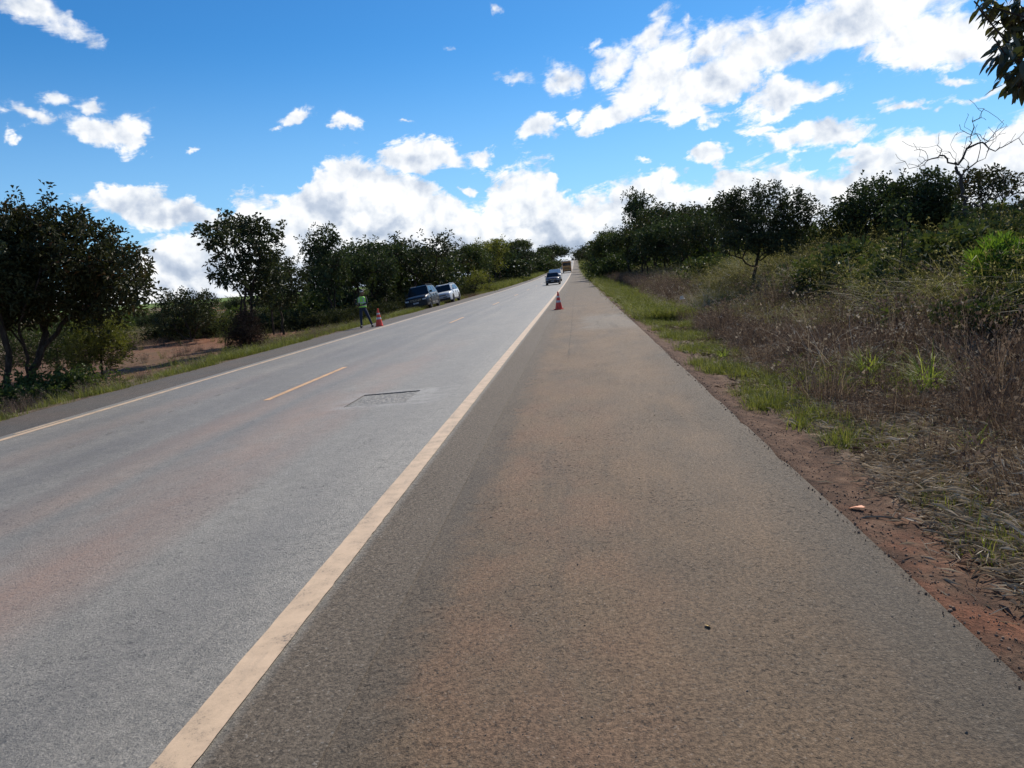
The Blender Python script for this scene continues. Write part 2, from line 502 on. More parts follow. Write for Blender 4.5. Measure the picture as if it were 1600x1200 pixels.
def asphalt(name, c_dark, c_mid, c_light, dirt_fn, speck=0.3, rough=0.62, bstr=0.8, pits=0.5, spec=0.4, size=1.0):
    """worn asphalt: mottled binder, coarse pits, scattered pale chips; dirt_fn returns (mask, colour) pairs laid over it"""
    m, nt, b = new_mat(name)
    co = objco(nt)
    x, y, z = sep(nt, co)
    st_ = xyz(nt, x, y*0.22, z)
    big = noise(nt, st_, 1.1, 4, .55)
    mid = noise(nt, co, 6.0, 5, .65)
    fine_ = noise(nt, co, 42*size, 6, .82)
    pit = noise(nt, co, 22*size, 5, .78)
    grain = voro(nt, co, 95*size)
    f = (fine_*1.25+big*0.30+mid*0.35-0.45).cl()
    c = ramp(nt, f, [(0.28, c_dark), (0.50, c_mid), (0.76, c_light)])
    for mask, colr in dirt_fn(nt, x, y, co, fine_, pit, mid): c = mixc(nt, mask, c, colr)
    zone = (noise(nt, xyz(nt, x, y*0.6, 0.0), 1.7, 4, .6)).ss(0.40, 0.66)
    hole_ = (pit.ss(0.44, 0.33)*zone).mx(pit.ss(0.35, 0.26))*pits
    c = mixc(nt, hole_*1.0, c, (0.026, 0.019, 0.014))
    vc = voro(nt, co, 105*size, out='Color')
    r, g, bb = sep(nt, vc)
    c = mixc(nt, r.ss(0.95, 0.99)*speck, c, (0.40, 0.36, 0.30))
    c = mixc(nt, g.ss(0.90, 0.96)*0.6, c, (0.03, 0.026, 0.022))
    lk(nt, c, b.inputs['Base Color'])
    lk(nt, big*0.16+(rough-0.08), b.inputs['Roughness'])
    b.inputs['Specular IOR Level'].default_value = spec
    bump(nt, b, fine_*0.9+grain*0.25-hole_*1.1, bstr, 0.012)
    return m, nt, b
def lane_dirt(nt, x, y, co, fine_, pit, mid):
    n = noise(nt, xyz(nt, x, y*0.35, 0.0), 0.9, 5, .6)
    wv = (noise(nt, xyz(nt, x*0.2, y*0.13, 5.0), 1.0, 3)-.5)*1.2
    out = []
    # wheel tracks and the oily middle
    tot = None
    for cx, wd, k in [(-6.1, .55, .45), (-7.9, .45, .35), (-4.45, .40, .32), (-5.30, .28, .5), (-2.35, .38, .25), (-6.95, .3, .2)]:
        d = (x+wv*0.25-cx)*(1.0/wd)
        t = (1.0-d*d).cl()*k
        tot = t if tot is None else tot.mx(t)
    out.append((tot*(n*1.6).cl(), (0.075, 0.070, 0.064)))
    # red dust drawn out along the lane
    for cx, wd, k in [(-3.75, 0.80, 1.0), (-5.1, 0.45, .7), (-7.2, .5, .4)]:
        d = (x+wv*0.35-cx)*(1.0/wd)
        m1 = (1.0-d*d).cl()
        out.append((m1*((n-0.32)*3.4).cl()*y.ss(26.0, 9.0)*(fine_*1.5-.05).cl()*k*0.92, (0.27, 0.145, 0.088)))
    # dusty strip outside the edge line
    s = (x+(mid-.5)*.16).ss(-1.56, -1.45)
    out.append((s*0.92, mixc(nt, fine_.ss(.36, .66), (0.060, 0.046, 0.033), (0.190, 0.148, 0.106))))
    # pale dust round the milled patch
    h = HOLE
    dx_ = (x-((h[0]+h[1])/2+0.12)*1.0)._m('ABSOLUTE'); dy_ = (y-(h[2]+h[3])/2)._m('ABSOLUTE')
    e = dx_.ss((h[1]-h[0])/2+.55, (h[1]-h[0])/2+.10)*dy_.ss((h[3]-h[2])/2+.34, (h[3]-h[2])/2+.06)
    out.append((e*(noise(nt, co, 3.0, 5, .6)).ss(.32, .62)*.6, (0.30, 0.28, 0.25)))
    return out
HOLE = (-3.55, -2.62, 10.9, 12.05)
lane_m, nt, b = asphalt('worn_grey_asphalt', (0.066, 0.059, 0.048), (0.166, 0.150, 0.122), (0.295, 0.268, 0.222), lane_dirt, 0.35, 0.60, 0.8, 0.55, 1.0)
co = objco(nt); x, y, z = sep(nt, co)
lk(nt, 0.95-x.ss(-1.58, -1.45)*0.67, b.inputs['Specular IOR Level'])
rs_ = N(nt, b.inputs['Roughness'].links[0].from_socket)
lk(nt, rs_+x.ss(-1.58, -1.45)*0.20, b.inputs['Roughness'])
def seam(nt, b, xs_, k=0.6, w=0.011, yfrom=-10.0):
    src = b.inputs['Base Color'].links[0].from_socket
    co = objco(nt); x, y, z = sep(nt, co)
    wv = (noise(nt, xyz(nt, 0.0, y*1.5, 0.0), 1.0, 6, .7)-0.5)*0.10
    br = noise(nt, xyz(nt, 0.0, y*0.9, 3.0), 1.0, 4, .6).ss(0.40, 0.52)*y.ss(yfrom, yfrom+4.0)
    t = None
    for s in xs_:
        d = ((x+wv-s)._m('ABSOLUTE')).ss(w, w*0.3)*br*k
        t = d if t is None else t.mx(d)
    lk(nt, mixc(nt, t, N(nt, src), (0.02, 0.018, 0.016)), b.inputs['Base Color'])
seam(nt, b, [-1.98], .35, .009)
def sh_dirt(nt, x, y, co, fine_, pit, mid):
    n = noise(nt, xyz(nt, x, y*0.5, 0.0), 0.9, 5, .6)
    n2 = noise(nt, xyz(nt, x*1.4, y*0.9, 7.0), 1.6, 5, .62)
    edge = (x+(mid-.5)*.5).ss(-1.0, -0.62)
    near = y.ss(70.0, 14.0)*0.7+0.3
    sand = mixc(nt, fine_.ss(.34, .66), (0.082, 0.053, 0.031), (0.262, 0.174, 0.102))
    redc = mixc(nt, fine_.ss(.34, .66), (0.085, 0.046, 0.027), (0.29, 0.170, 0.100))
    out = [((x+(mid-.5)*.3).ss(-0.72, -1.02)*0.8, mixc(nt, fine_.ss(.36, .66), (0.060, 0.046, 0.033), (0.190, 0.148, 0.106)))]
    out.append((edge*((n-0.22)*2.8).cl()*near*0.9, sand))
    lz = (x+(mid-.5)*.6).ss(0.75, -0.25)*edge
    out.append((lz*((n2-0.40)*4.0).cl()*y.ss(18.0, 6.0)*0.75, redc))
    # the faded overlay further on, the grey ravelled outer edge, darker blotches
    nn = noise(nt, co, 1.7, 5)
    out.append(((y+(nn-0.5)*2.0).ss(20.5, 23.0)*(y+(nn-.5)*3).ss(30.0, 27.0)*(x+(nn-.5)).ss(-0.2, 0.4)*0.5, (0.21, 0.19, 0.16)))
    out.append(((x+(nn-.5)*0.5).ss(0.95, 1.5)*0.6*y.ss(20.0, 8.0), mixc(nt, fine_.ss(.36, .62), (0.030, 0.027, 0.023), (0.105, 0.093, 0.075))))
    out.append(((n2-0.52)._m('ABSOLUTE').ss(.10, .0)*0.0+(n-.62).cl()*2.0*0.6, (0.07, 0.055, 0.042)))
    out.append((noise(nt, xyz(nt, x, y*.12, 2.0), 2.2, 4, .6).ss(.56, .70)*.35, (0.068, 0.056, 0.044)))
    return out
sh_m, nt2, b2 = asphalt('dusty_brown_shoulder', (0.040, 0.032, 0.024), (0.096, 0.075, 0.054), (0.175, 0.138, 0.098), sh_dirt, 0.22, 0.80, 0.9, 0.8, 0.28, 1.15)
seam(nt2, b2, [-0.27], 0.5, 0.018, 13.0)

XR, XL = -1.05, -8.95
road = strip('road', XL, XR, lane_m, 0.0, nxs=6, hole=HOLE)
tag(road, kind='structure')
rs = strip('road_shoulder', XR, RE, sh_m, -0.004, nxs=4, jag=0.022, side=-1); tag(rs, kind='structure')
shl_m, nt3, b3 = asphalt('dark_left_shoulder', (0.034, 0.031, 0.028), (0.078, 0.069, 0.060), (0.135, 0.12, 0.10), lambda nt, x, y, co, f, p, m: [(((noise(nt, co, 0.8, 5)-0.4)*2.2).cl()*0.6, (0.13, 0.083, 0.056))], 0.3, 0.78, 1.0, .8)
ls = strip('road_shoulder', LE, XL, shl_m, -0.006, nxs=3, jag=0.05, side=0); tag(ls, kind='structure')
# milled repair patch: walls and a rough floor 3 cm down
pm, nt, b = asphalt('milled_asphalt', (0.06, 0.055, 0.048), (0.14, 0.13, 0.114), (0.28, 0.262, 0.232), lambda nt, x, y, co, f, p, m: [], 0.6, 0.66, 1.0, .35, .9)
h0, h1, h2, h3 = HOLE
zt = lambda x: float(cross(np.array(x)))
mb = MB()
ng = 26
vs = []; rr_ = np.random.default_rng(5)
for j in range(ng+1):
    for i in range(ng+1):
        x = h0+(h1-h0)*i/ng; y = h2+(h3-h2)*j/ng
        edge = i in (0, ng) or j in (0, ng)
        vs.append((x, y, zt(x)-0.015+(0 if edge else rr_.uniform(-.006, .006))))
fs = [(j*(ng+1)+i, j*(ng+1)+i+1, (j+1)*(ng+1)+i+1, (j+1)*(ng+1)+i) for j in range(ng) for i in range(ng)]
mb.add(vs, fs)
mb.add([(h0, h2, zt(h0)), (h1, h2, zt(h1)), (h1, h3, zt(h1)), (h0, h3, zt(h0)), (h0, h2, zt(h0)-.02), (h1, h2, zt(h1)-.02), (h1, h3, zt(h1)-.02), (h0, h3, zt(h0)-.02)],
       [(0, 1, 5, 4), (1, 2, 6, 5), (2, 3, 7, 6), (3, 0, 4, 7)])
pt = mb.build('repair_patch', pm, road)
# painted lines
def paint(name, col, worn):
    m, nt, b = new_mat(name)
    co = objco(nt)
    n = noise(nt, co, 5, 6, .7); f = noise(nt, co, 60, 6, .8); g = noise(nt, xyz(nt, *[v*k for v, k in zip(sep(nt, co), (9., 1.2, 1.))]), 1.0, 5, .65)
    c = mixc(nt, n.ss(.3, .7), tuple(v*0.74 for v in col), col)
    c = mixc(nt, g.ss(.52, .72)*.35, c, (0.26, 0.20, 0.15))
    c = mixc(nt, (f*0.6+n*0.4).ss(worn+.04, worn-0.05)*0.85, c, (0.13, 0.108, 0.085))
    lk(nt, c, b.inputs['Base Color']); b.inputs['Roughness'].default_value = 0.6
    bump(nt, b, f, 0.35, 0.004)
    return m
edge_m = paint('dusty_white_paint', (0.60, 0.435, 0.285), 0.42)
ctr_m = paint('orange_yellow_paint', (0.66, 0.39, 0.19), 0.42)
def ragged(o, amp):
    me = o.data; k = len(me.vertices); co_ = np.zeros(k*3, np.float32); me.vertices.foreach_get('co', co_); co_ = co_.reshape(-1, 3)
    co_[:, 0] += rng.normal(0, amp, k)*(co_[:, 1] < 22); me.vertices.foreach_set('co', co_.ravel()); me.update(); return o
_py = PY
PY = np.concatenate([np.arange(-2, 20, .06), PY[PY >= 20]])
e1 = ragged(strip('edge_line', -1.695, -1.525, edge_m, 0.004, nxs=2, parent=road), .0014)
PY = np.concatenate([np.arange(-2, 20, .12), _py[_py >= 20]])
e2 = ragged(strip('edge_line', -8.74, -8.60, edge_m, 0.004, nxs=2, parent=road), .0025)
PY = _py
dashes = [(12.4, 16.9), (31.5, 35.4)]+[(48+17*i, 52+17*i) for i in range(30)]
for a, c in dashes:
    strip('centre_dash', -5.41, -5.29, ctr_m, 0.004, yr=(a, c), nxs=2, parent=road)
# old ghost dashes by the left lane
faded_m = paint('faded_old_paint', (0.30, 0.27, 0.225), 0.55)
for i in range(7):
    y0 = 9.4+i*0.85
    strip('worn_mark', -6.85, -6.81, faded_m, 0.004, yr=(y0, y0+.12), nxs=2, parent=road)
strip('worn_mark', -8.87, -8.80, edge_m, 0.004, yr=(11.0, 12.2), nxs=2, parent=road)
# ------------------------------------------------------------------ trees
bark_m, nt, b = new_mat('dark_corky_bark')
co = objco(nt)
n = noise(nt, xyz(nt, *[c*k for c, k in zip(sep(nt, co), (14., 14., 4.))]), 1.0, 6, .7)
lk(nt, ramp(nt, n, [(0.3, (0.018, 0.013, 0.010)), (0.55, (0.06, 0.046, 0.036)), (0.75, (0.12, 0.10, 0.08))]), b.inputs['Base Color'])
b.inputs['Roughness'].default_value = 0.95; b.inputs['Specular IOR Level'].default_value = 0.15
bump(nt, b, n, 1.0, 0.03)
leafA = leaf_mat('dark_leathery_leaves', [(0.1, (0.026, 0.034, 0.017)), (0.5, (0.046, 0.058, 0.026)), (0.80, (0.072, 0.082, 0.034)), (0.95, (0.11, 0.082, 0.04))], 0.10, 0.62, 0.22)
leafB = leaf_mat('dark_green_leaves', [(0.1, (0.028, 0.038, 0.018)), (0.5, (0.048, 0.066, 0.027)), (0.9, (0.085, 0.105, 0.040))], 0.12, 0.62, 0.22)
leafC = leaf_mat('olive_yellow_leaves', [(0.1, (0.07, 0.078, 0.024)), (0.5, (0.13, 0.135, 0.036)), (0.9, (0.22, 0.21, 0.055))], 0.28, 0.5, 0.3)
leafD = leaf_mat('mixed_green_leaves', [(0.1, (0.032, 0.045, 0.018)), (0.5, (0.060, 0.080, 0.028)), (0.9, (0.12, 0.135, 0.045))], 0.15, 0.62, 0.22, big=True)
leafR = leaf_mat('reddish_green_leaves', [(0.1, (0.024, 0.03, 0.012)), (0.5, (0.042, 0.046, 0.018)), (0.78, (0.06, 0.06, 0.024)), (0.92, (0.13, 0.055, 0.028))], 0.12, 0.62, 0.22)

def grow(trunks, targets, r, wobble=0.10, step=0.22, tip=0.006, k=0.40):
    """trunks: list of polylines (each starts at the ground). Each target is joined to the nearest limb; returns V, F of the wood and tip directions"""
    P = []; par = []
    def addline(pts, start):
        last = start
        for a, c in zip(pts[:-1], pts[1:]):
            n = max(1, int(np.linalg.norm(c-a)/step))
            for i in range(1, n+1):
                q = a+(c-a)*i/n
                if i < n: q = q+r.normal(0, wobble*0.25, 3)
                P.append(q); par.append(last); last = len(P)-1
        return last
    tops = []
    lockd = []
    for t in trunks:
        t = [np.array(p, float) for p in t]
        if isinstance(t[0], np.ndarray) and len(t[0]) == 3:
            # start from an existing node when very near one
            st = -1
            if P:
                d = np.linalg.norm(np.array(P)-t[0], axis=1)
                if d.min() < step*1.5: st = int(d.argmin())
            if st < 0:
                P.append(t[0]); par.append(-1); st = len(P)-1
                z0 = t[0][2]
            addline(t, st)
    zmin = min(p[2] for p in P); H_ = max(t[2] for t in targets)-zmin
    dist = [0.0]*len(P)
    for i in range(len(P)):
        if par[i] >= 0: dist[i] = dist[par[i]]+np.linalg.norm(P[i]-P[par[i]])
    order = sorted(range(len(targets)), key=lambda i: np.linalg.norm(targets[i]-P[len(P)-1]))
    cap = len(P)+len(targets)*60
    PA = np.zeros((cap, 3)); PA[:len(P)] = P
    DA = np.zeros(cap); DA[:len(P)] = dist
    nP = len(P)
    # forbid joins low on the trunk
    ok = np.ones(cap, bool)
    ok[:nP] = PA[:nP, 2] > zmin+0.25*H_ if (PA[:nP, 2] > zmin+0.25*H_).any() else True
    tipdir = {}
    for oi in order:
        t = targets[oi]
        d = np.linalg.norm(PA[:nP]-t, axis=1)
        s = d+0.28*DA[:nP]+np.where(PA[:nP, 2] > t[2]+0.1, 0.6*(PA[:nP, 2]-t[2]), 0)
        s = np.where(ok[:nP], s, 1e9)
        j = int(s.argmin())
        a = PA[j]; L = d[j]
        n = max(1, int(L/step))
        # a bent path
        mid = (a+t)/2+r.normal(0, 1, 3)*L*wobble+np.array([0, 0, L*0.06])
        last = j
        prev = a
        for i in range(1, n+1):
            u = i/n
            q = (1-u)**2*a+2*u*(1-u)*mid+u*u*t
            if i < n: q = q+r.normal(0, wobble*0.12*min(1, L), 3)
            if nP < cap:
                PA[nP] = q; DA[nP] = DA[last]+np.linalg.norm(q-prev); par.append(last); last = nP; nP += 1; prev = q
        tipdir[oi] = PA[last]-PA[par[last]] if par[last] >= 0 else np.array([0, 0, 1.])
    # pipe-model radii
    w = np.zeros(nP)
    child = np.zeros(nP, int)
    for i in range(nP):
        if par[i] >= 0: child[par[i]] += 1
    kids = [[] for _ in range(nP)]
    for i in range(nP):
        if par[i] >= 0: kids[par[i]].append(i)
    depth_order = np.argsort(-DA[:nP], kind='stable')
    for i in depth_order:
        if not kids[i]: w[i] += 1
        if par[i] >= 0: w[par[i]] += w[i]
    rad = tip*np.power(np.maximum(w, 1), k)
    return PA[:nP], par, kids, rad, tipdir
def wood_mesh(PA, par, kids, rad, nside=6, flare=0.35):
    vs = []; fs = []
    roots = [i for i in range(len(PA)) if par[i] < 0]
    for rt in roots:
        stack = [(rt, None)]
        while stack:
            i, frm = stack.pop()
            chain = [i] if frm is None else [frm, i]
            cur = i
            while kids[cur]:
                ks = sorted(kids[cur], key=lambda q: -rad[q])
                for o in ks[1:]: stack.append((o, cur))
                cur = ks[0]; chain.append(cur)
            pts = [PA[c] for c in chain]
            rr = [rad[c] for c in chain]
            if frm is not None: rr[0] = min(rad[chain[0]], rr[1]*1.25)
            else:
                for q in range(min(4, len(rr))): rr[q] *= 1+flare*(1-q/4.0)**2
                pts[0] = pts[0]-np.array([0, 0, 0.25])
            ns = nside if rr[0] > 0.02 else (4 if rr[0] > 0.008 else 3)
            v, f = tube_np(pts, rr, ns)
            b0 = len(vs); vs += v; fs += [tuple(q+b0 for q in ff) for ff in f]
    return vs, fs
def leaves_np(cent, dirs, r, n_per=8, L=0.14, Wd=0.055, spread=0.12, fold=0.25, droop=0.25, up=0.3):
    """rosettes of folded leaves, two triangles along the midrib each"""
    M = len(cent)
    c = np.repeat(cent, n_per, 0); d = np.repeat(dirs, n_per, 0)
    d = d/(np.linalg.norm(d, axis=1, keepdims=True)+1e-9)
    n = len(c)
    rd = r.normal(0, 1, (n, 3)); rd /= np.linalg.norm(rd, axis=1, keepdims=True)
    ax = d*0.55+rd*1.0+np.array([0, 0, up]); ax /= np.linalg.norm(ax, axis=1, keepdims=True)
    base = c+rd*spread*r.uniform(0.1, 1, (n, 1))
    l = L*r.uniform(0.65, 1.25, (n, 1)); wd = Wd*r.uniform(0.7, 1.2, (n, 1))
    upv = np.array([0, 0, 1.0])+r.normal(0, .45, (n, 3))
    sd = np.cross(ax, upv); sd /= np.linalg.norm(sd, axis=1, keepdims=True)+1e-9
    nm = np.cross(sd, ax)
    tip = base+ax*l-np.array([0, 0, 1.])*l*droop
    m = base+ax*l*0.5
    a = m+sd*wd*0.5+nm*wd*fold; b_ = m-sd*wd*0.5+nm*wd*fold
    V = np.stack([base, a, tip, b_], 1).reshape(-1, 3)
    i = np.arange(n)*4
    F = np.concatenate([np.stack([i, i+1, i+2], 1), np.stack([i, i+2, i+3], 1)])
    return V, F
def sample_ell(ells, n, r, mind=0.0, shell=0.55):
    """points in a union of ellipsoids (cx,cy,cz,rx,ry,rz), denser towards the skin"""
    vol = np.array([e[3]*e[4]*e[5] for e in ells])**0.8; vol /= vol.sum()
    out = []; tries = 0
    while len(out) < n and tries < n*40:
        tries += 1
        e = ells[r.choice(len(ells), p=vol)]
        v = r.normal(0, 1, 3); v /= np.linalg.norm(v)
        u = r.uniform(0, 1)**(1/3.0); u = u if r.uniform() > shell else r.uniform(.75, 1.03)
        p = np.array(e[:3])+v*u*np.array(e[3:])
        if mind > 0 and out:
            q = np.array(out[-400:]) if len(out) > 400 else np.array(out)
            if np.min(np.sum((q-p)**2, 1)) < mind*mind: continue
        out.append(p)
    return np.array(out)
def make_tree(root, trunks, ells, n, r, leaf, n_per=8, L=0.14, Wd=0.055, spread=0.13, mind=0.1, tip=0.006, k=0.40, wobble=0.10, extra=2, bark=None, **kw):
    T = sample_ell(ells, n, r, mind)
    PA, par, kids, rad, td = grow(trunks, list(T), r, wobble=wobble, tip=tip, k=k)
    v, f = wood_mesh(PA, par, kids, rad)
    V = np.array(v)
    tr = mesh_np('trunk', V, np.array(f), bark or bark_m, root, smooth=True)
    cent = [T]; dirs = [np.array([td[i] for i in range(len(T))])]
    for e in range(extra):
        cent.append(T+r.normal(0, spread*1.3, T.shape)); dirs.append(r.normal(0, 1, T.shape))
    V, F = leaves_np(np.concatenate(cent), np.concatenate(dirs), r, n_per, L, Wd, spread, **kw)
    cr = mesh_np('crown', V, F, leaf, root)
    return tr, cr

def pix_ell(D, base, lst, depth=1.0, jit=0.3, r=None):
    """ellipses measured on the photograph, as ellipsoids standing round depth D, relative to base"""
    out = []
    for cx, cy, rx, ry in lst:
        dj = (r.uniform(-jit, jit) if r is not None else 0)*D*0.06
        p = at(cx, cy, D+dj)
        s = (D+dj)/FOC
        out.append((p[0]-base[0], p[1]-base[1], p[2]-base[2], rx*s, max(rx, ry)*s*depth, ry*s))
    return out
def pix_line(D, base, pts, r=None):
    out = []
    for i, q in enumerate(pts):
        px, py = q[0], q[1]; dd = q[2] if len(q) > 2 else 0
        p = at(px, py, D+dd)
        out.append(p-base)
    return out
def root_at(name, px, D, label, cat='tree', group=None, x=None):
    """stand a thing on the terrain below the sight line of pixel column px at depth D"""
    p = at(px, 500, D)
    for _ in range(3):
        z = gz(p[0], D)
        # column leans with the camera roll: find py whose ray meets the ground
        py = 500
        for _ in range(12):
            q = at(px, py, D); py += (q[2]-z)/D*FOC
        p = at(px, py, D)
    base = np.array([p[0], D, gz(p[0], D)])
    return empty(name, tuple(base), 0, label, cat, group), base

GL = 'trees in the wood along the left of the road'
GR = 'trees on the right-hand bank'
r1 = np.random.default_rng(101)
# big tree, far left
t, B = root_at('roadside_tree', 40, 19.5, 'large spreading dark tree with a forked low trunk near the left edge', 'tree')
el_ = pix_ell(19.5, B, [(60, 385, 60, 52), (120, 392, 72, 48), (175, 430, 58, 44), (10, 400, 60, 60), (20, 470, 62, 42), (95, 455, 85, 45), (165, 470, 50, 30), (45, 335, 42, 26), (150, 372, 35, 20), (215, 450, 26, 22), (-70, 420, 80, 80), (-60, 350, 60, 40), (100, 350, 35, 22), (200, 405, 26, 16)], 1.0, 0.6, r1)
tk = [pix_line(19.5, B, [(48, 632), (46, 590), (62, 555, .1), (90, 520, .3), (120, 480, .4), (140, 445, .5)], r1),
      pix_line(19.5, B, [(50, 590), (44, 560, -.2), (30, 520, -.5), (38, 480, -.8), (60, 440, -.8), (66, 400, -.6)], r1),
      pix_line(19.5, B, [(62, 555, .1), (72, 520, .4), (60, 500, .9), (40, 470, 1.1), (30, 430, 1.2)], r1)]
make_tree(t, tk, el_, 900, r1, leafR, n_per=11, L=0.15, Wd=0.075, spread=0.14, mind=0.14, tip=0.0100, k=0.40, extra=2)
t, B = root_at('roadside_tree', 14, 18.6, 'dark straight-trunked tree cut off by the left edge of the view', 'tree')
el_ = pix_ell(18.6, B, [(-20, 430, 70, 60), (5, 400, 45, 40), (-40, 480, 60, 40)], 1.0, 0.6, r1)
make_tree(t, [pix_line(18.6, B, [(14, 640), (10, 590), (14, 550), (2, 510), (-5, 470), (-10, 420)], r1)], el_, 330, r1, leafA, n_per=11, L=0.155, Wd=0.075, spread=0.14, mind=0.14, tip=0.010, k=0.42)
# tall open tree by the roadside, several stems
t, B = root_at('roadside_tree', 385, 30.0, 'tall open-crowned tree with bunched stems close to the left shoulder, left of the worker', 'tree')
el_ = pix_ell(30., B, [(335, 362, 24, 12), (365, 352, 26, 13), (398, 358, 28, 15), (420, 372, 20, 13), (438, 365, 9, 9), (330, 385, 14, 10), (355, 378, 22, 11), (392, 385, 24, 14), (345, 408, 17, 10), (375, 412, 20, 14), (412, 405, 22, 16), (435, 395, 12, 9), (340, 428, 14, 9), (360, 438, 20, 10), (395, 440, 24, 20), (425, 430, 20, 17), (330, 370, 18, 8), (410, 465, 22, 12)], 1.1, 0.8, r1)
tk = [pix_line(30., B, [(383, 548), (380, 500), (384, 460), (383, 430), (372, 400), (365, 370)], r1),
      pix_line(30., B, [(390, 548, .2), (394, 500, .3), (392, 460, .3), (402, 425, .5), (408, 390, .6)], r1),
      pix_line(30., B, [(377, 548, -.2), (372, 510, -.3), (378, 465, -.2), (360, 440, -.3), (350, 425, -.4)], r1)]
make_tree(t, tk, el_, 185, r1, leafA, n_per=17, L=0.17, Wd=0.10, spread=0.15, mind=0.34, tip=0.0105, k=0.44, extra=1)
t, B = root_at('roadside_tree', 440, 36.0, 'slender dark tree just right of the tall open-crowned tree, red soil behind its stems', 'tree')
el_ = pix_ell(36., B, [(432, 425, 26, 18), (455, 440, 24, 22), (425, 452, 26, 22), (445, 468, 22, 14), (418, 415, 16, 12)], 1.1, 0.8, r1)
make_tree(t, [pix_line(36., B, [(443, 515), (438, 485), (440, 460), (432, 440)], r1), pix_line(36., B, [(427, 515, .4), (425, 490, .4), (420, 460, .4)], r1)], el_, 130, r1, leafA, n_per=16, L=0.17, Wd=0.09, spread=0.16, mind=0.30, tip=0.010, k=0.44, extra=1)
# low bushy tree on the open ground
t, B = root_at('bushy_tree', 298, 41.0, 'low round bushy tree standing alone on the open ground between the two tall left trees', 'tree')
el_ = pix_ell(41., B, [(268, 480, 22, 20), (295, 475, 24, 20), (322, 472, 18, 14), (262, 505, 18, 18), (295, 503, 30, 20), (318, 495, 18, 18), (325, 462, 9, 5)], 1.1, 0.5, r1)
make_tree(t, [pix_line(41., B, [(300, 532), (296, 515), (285, 495)]), pix_line(41., B, [(302, 532, .2), (308, 512, .2), (318, 485, .2)]), pix_line(41., B, [(292, 532, -.2), (275, 515, -.2), (266, 492, -.2)])], el_, 260, r1, leafA, n_per=13, L=0.17, Wd=0.08, spread=0.17, mind=0.24, tip=0.009, k=0.42, extra=1)

# variants for the belts of trees, crown shapes as a share of the height
def variant(seed, leaf, shape, n=260, L=0.30, hgt=6.0, n_per=7, wob=0.1, spread=.30):
    r = np.random.default_rng(seed)
    hold = empty('tree', (0, 0, 0))
    ells = []
    if shape == 'round':
        for _ in range(7): ells.append((r.normal(0, 1.1), r.normal(0, 1.1), r.uniform(.50, .88)*hgt, r.uniform(.8, 1.3), r.uniform(.9, 1.5), r.uniform(.6, .95)))
    elif shape == 'tall':
        for i in range(7): ells.append((r.normal(0, .6), r.normal(0, .6), (.38+.085*i)*hgt, r.uniform(.7, 1.2), r.uniform(.7, 1.2), r.uniform(.55, .8)))
    elif shape == 'wide':
        for _ in range(8): ells.append((r.normal(0, 1.7), r.normal(0, 1.5), r.uniform(.52, .85)*hgt, r.uniform(1.0, 1.6), r.uniform(1.0, 1.5), r.uniform(.45, .8)))
    elif shape == 'umbrella':
        for _ in range(9):
            a = r.uniform(0, 6.28); q = r.uniform(0, 2.6)
            ells.append((q*math.cos(a), q*math.sin(a), (.86-.018*q*q)*hgt, r.uniform(.9, 1.2), r.uniform(.9, 1.2), r.uniform(.35, .55)))
    elif shape == 'bush':
        for _ in range(7): ells.append((r.normal(0, 1.0), r.normal(0, 1.0), r.uniform(.25, .7)*hgt, r.uniform(.8, 1.3), r.uniform(.8, 1.3), r.uniform(.5, .8)*hgt/4))
    tz = min(e[2] for e in ells)
    trunk = [(0, 0, 0), (r.normal(0, .12), r.normal(0, .12), tz*.35), (r.normal(0, .25), r.normal(0, .25), tz*.75), (r.normal(0, .3), r.normal(0, .3), tz*1.05)]
    tks = [trunk]
    if shape != 'bush' and r.uniform() < .7: tks.append([(0.12, .1, 0), (r.normal(.4, .2), r.normal(0, .3), tz*.5), (r.normal(.7, .3), r.normal(0, .5), tz)])
    make_tree(hold, tks, ells, int(n*.50), r, leaf, n_per=n_per+4, L=L, Wd=L*.48, spread=spread, mind=.42, tip=0.020, k=.43, extra=2, wobble=wob)
    return hold
VAR = {'r1': variant(1, leafB, 'round'), 'r2': variant(2, leafD, 'round', n=300), 'r3': variant(3, leafA, 'round', n=220), 't1': variant(4, leafB, 'tall', hgt=7), 't2': variant(5, leafA, 'tall', hgt=6.5),
       'w1': variant(6, leafB, 'wide', n=340), 'w2': variant(7, leafR, 'wide', n=300), 'u1': variant(8, leafD, 'umbrella', hgt=9, n=300, L=.34), 'b1': variant(9, leafB, 'bush', hgt=3.2, n=200), 'b2': variant(10, leafD, 'bush', hgt=3.0, n=200),
       'y1': variant(12, leafC, 'round', n=300, L=.24), 'y2': variant(13, leafC, 'bush', hgt=3.4, n=220, L=.2)}
HG = {'r1': 6, 'r2': 6, 'r3': 6, 't1': 7, 't2': 6.5, 'w1': 6, 'w2': 6, 'u1': 9, 'b1': 3.2, 'b2': 3.0, 'y1': 6, 'y2': 3.4}
used = set()
rt_ = np.random.default_rng(44)
def plant(v, x, y, h, label, group, name='tree', cat='tree', rz=None, wx=1.0):
    o = VAR[v]
    if v in used: o = copy_tree(o)
    used.add(v)
    s = h/HG[v]*1.04
    wx = wx*rt_.uniform(.86, 1.14)
    o.location = (x, y, gz(x, y)-0.05)
    o.rotation_euler = (rt_.normal(0, .03), rt_.normal(0, .03), rt_.uniform(0, 6.28) if rz is None else rz)
    o.scale = (s*wx, s*wx, s)
    o.name = name
    tag(o, label, cat, group)
    return o
def col_x(px, y, py=440):
    return at(px, py, y)[0]
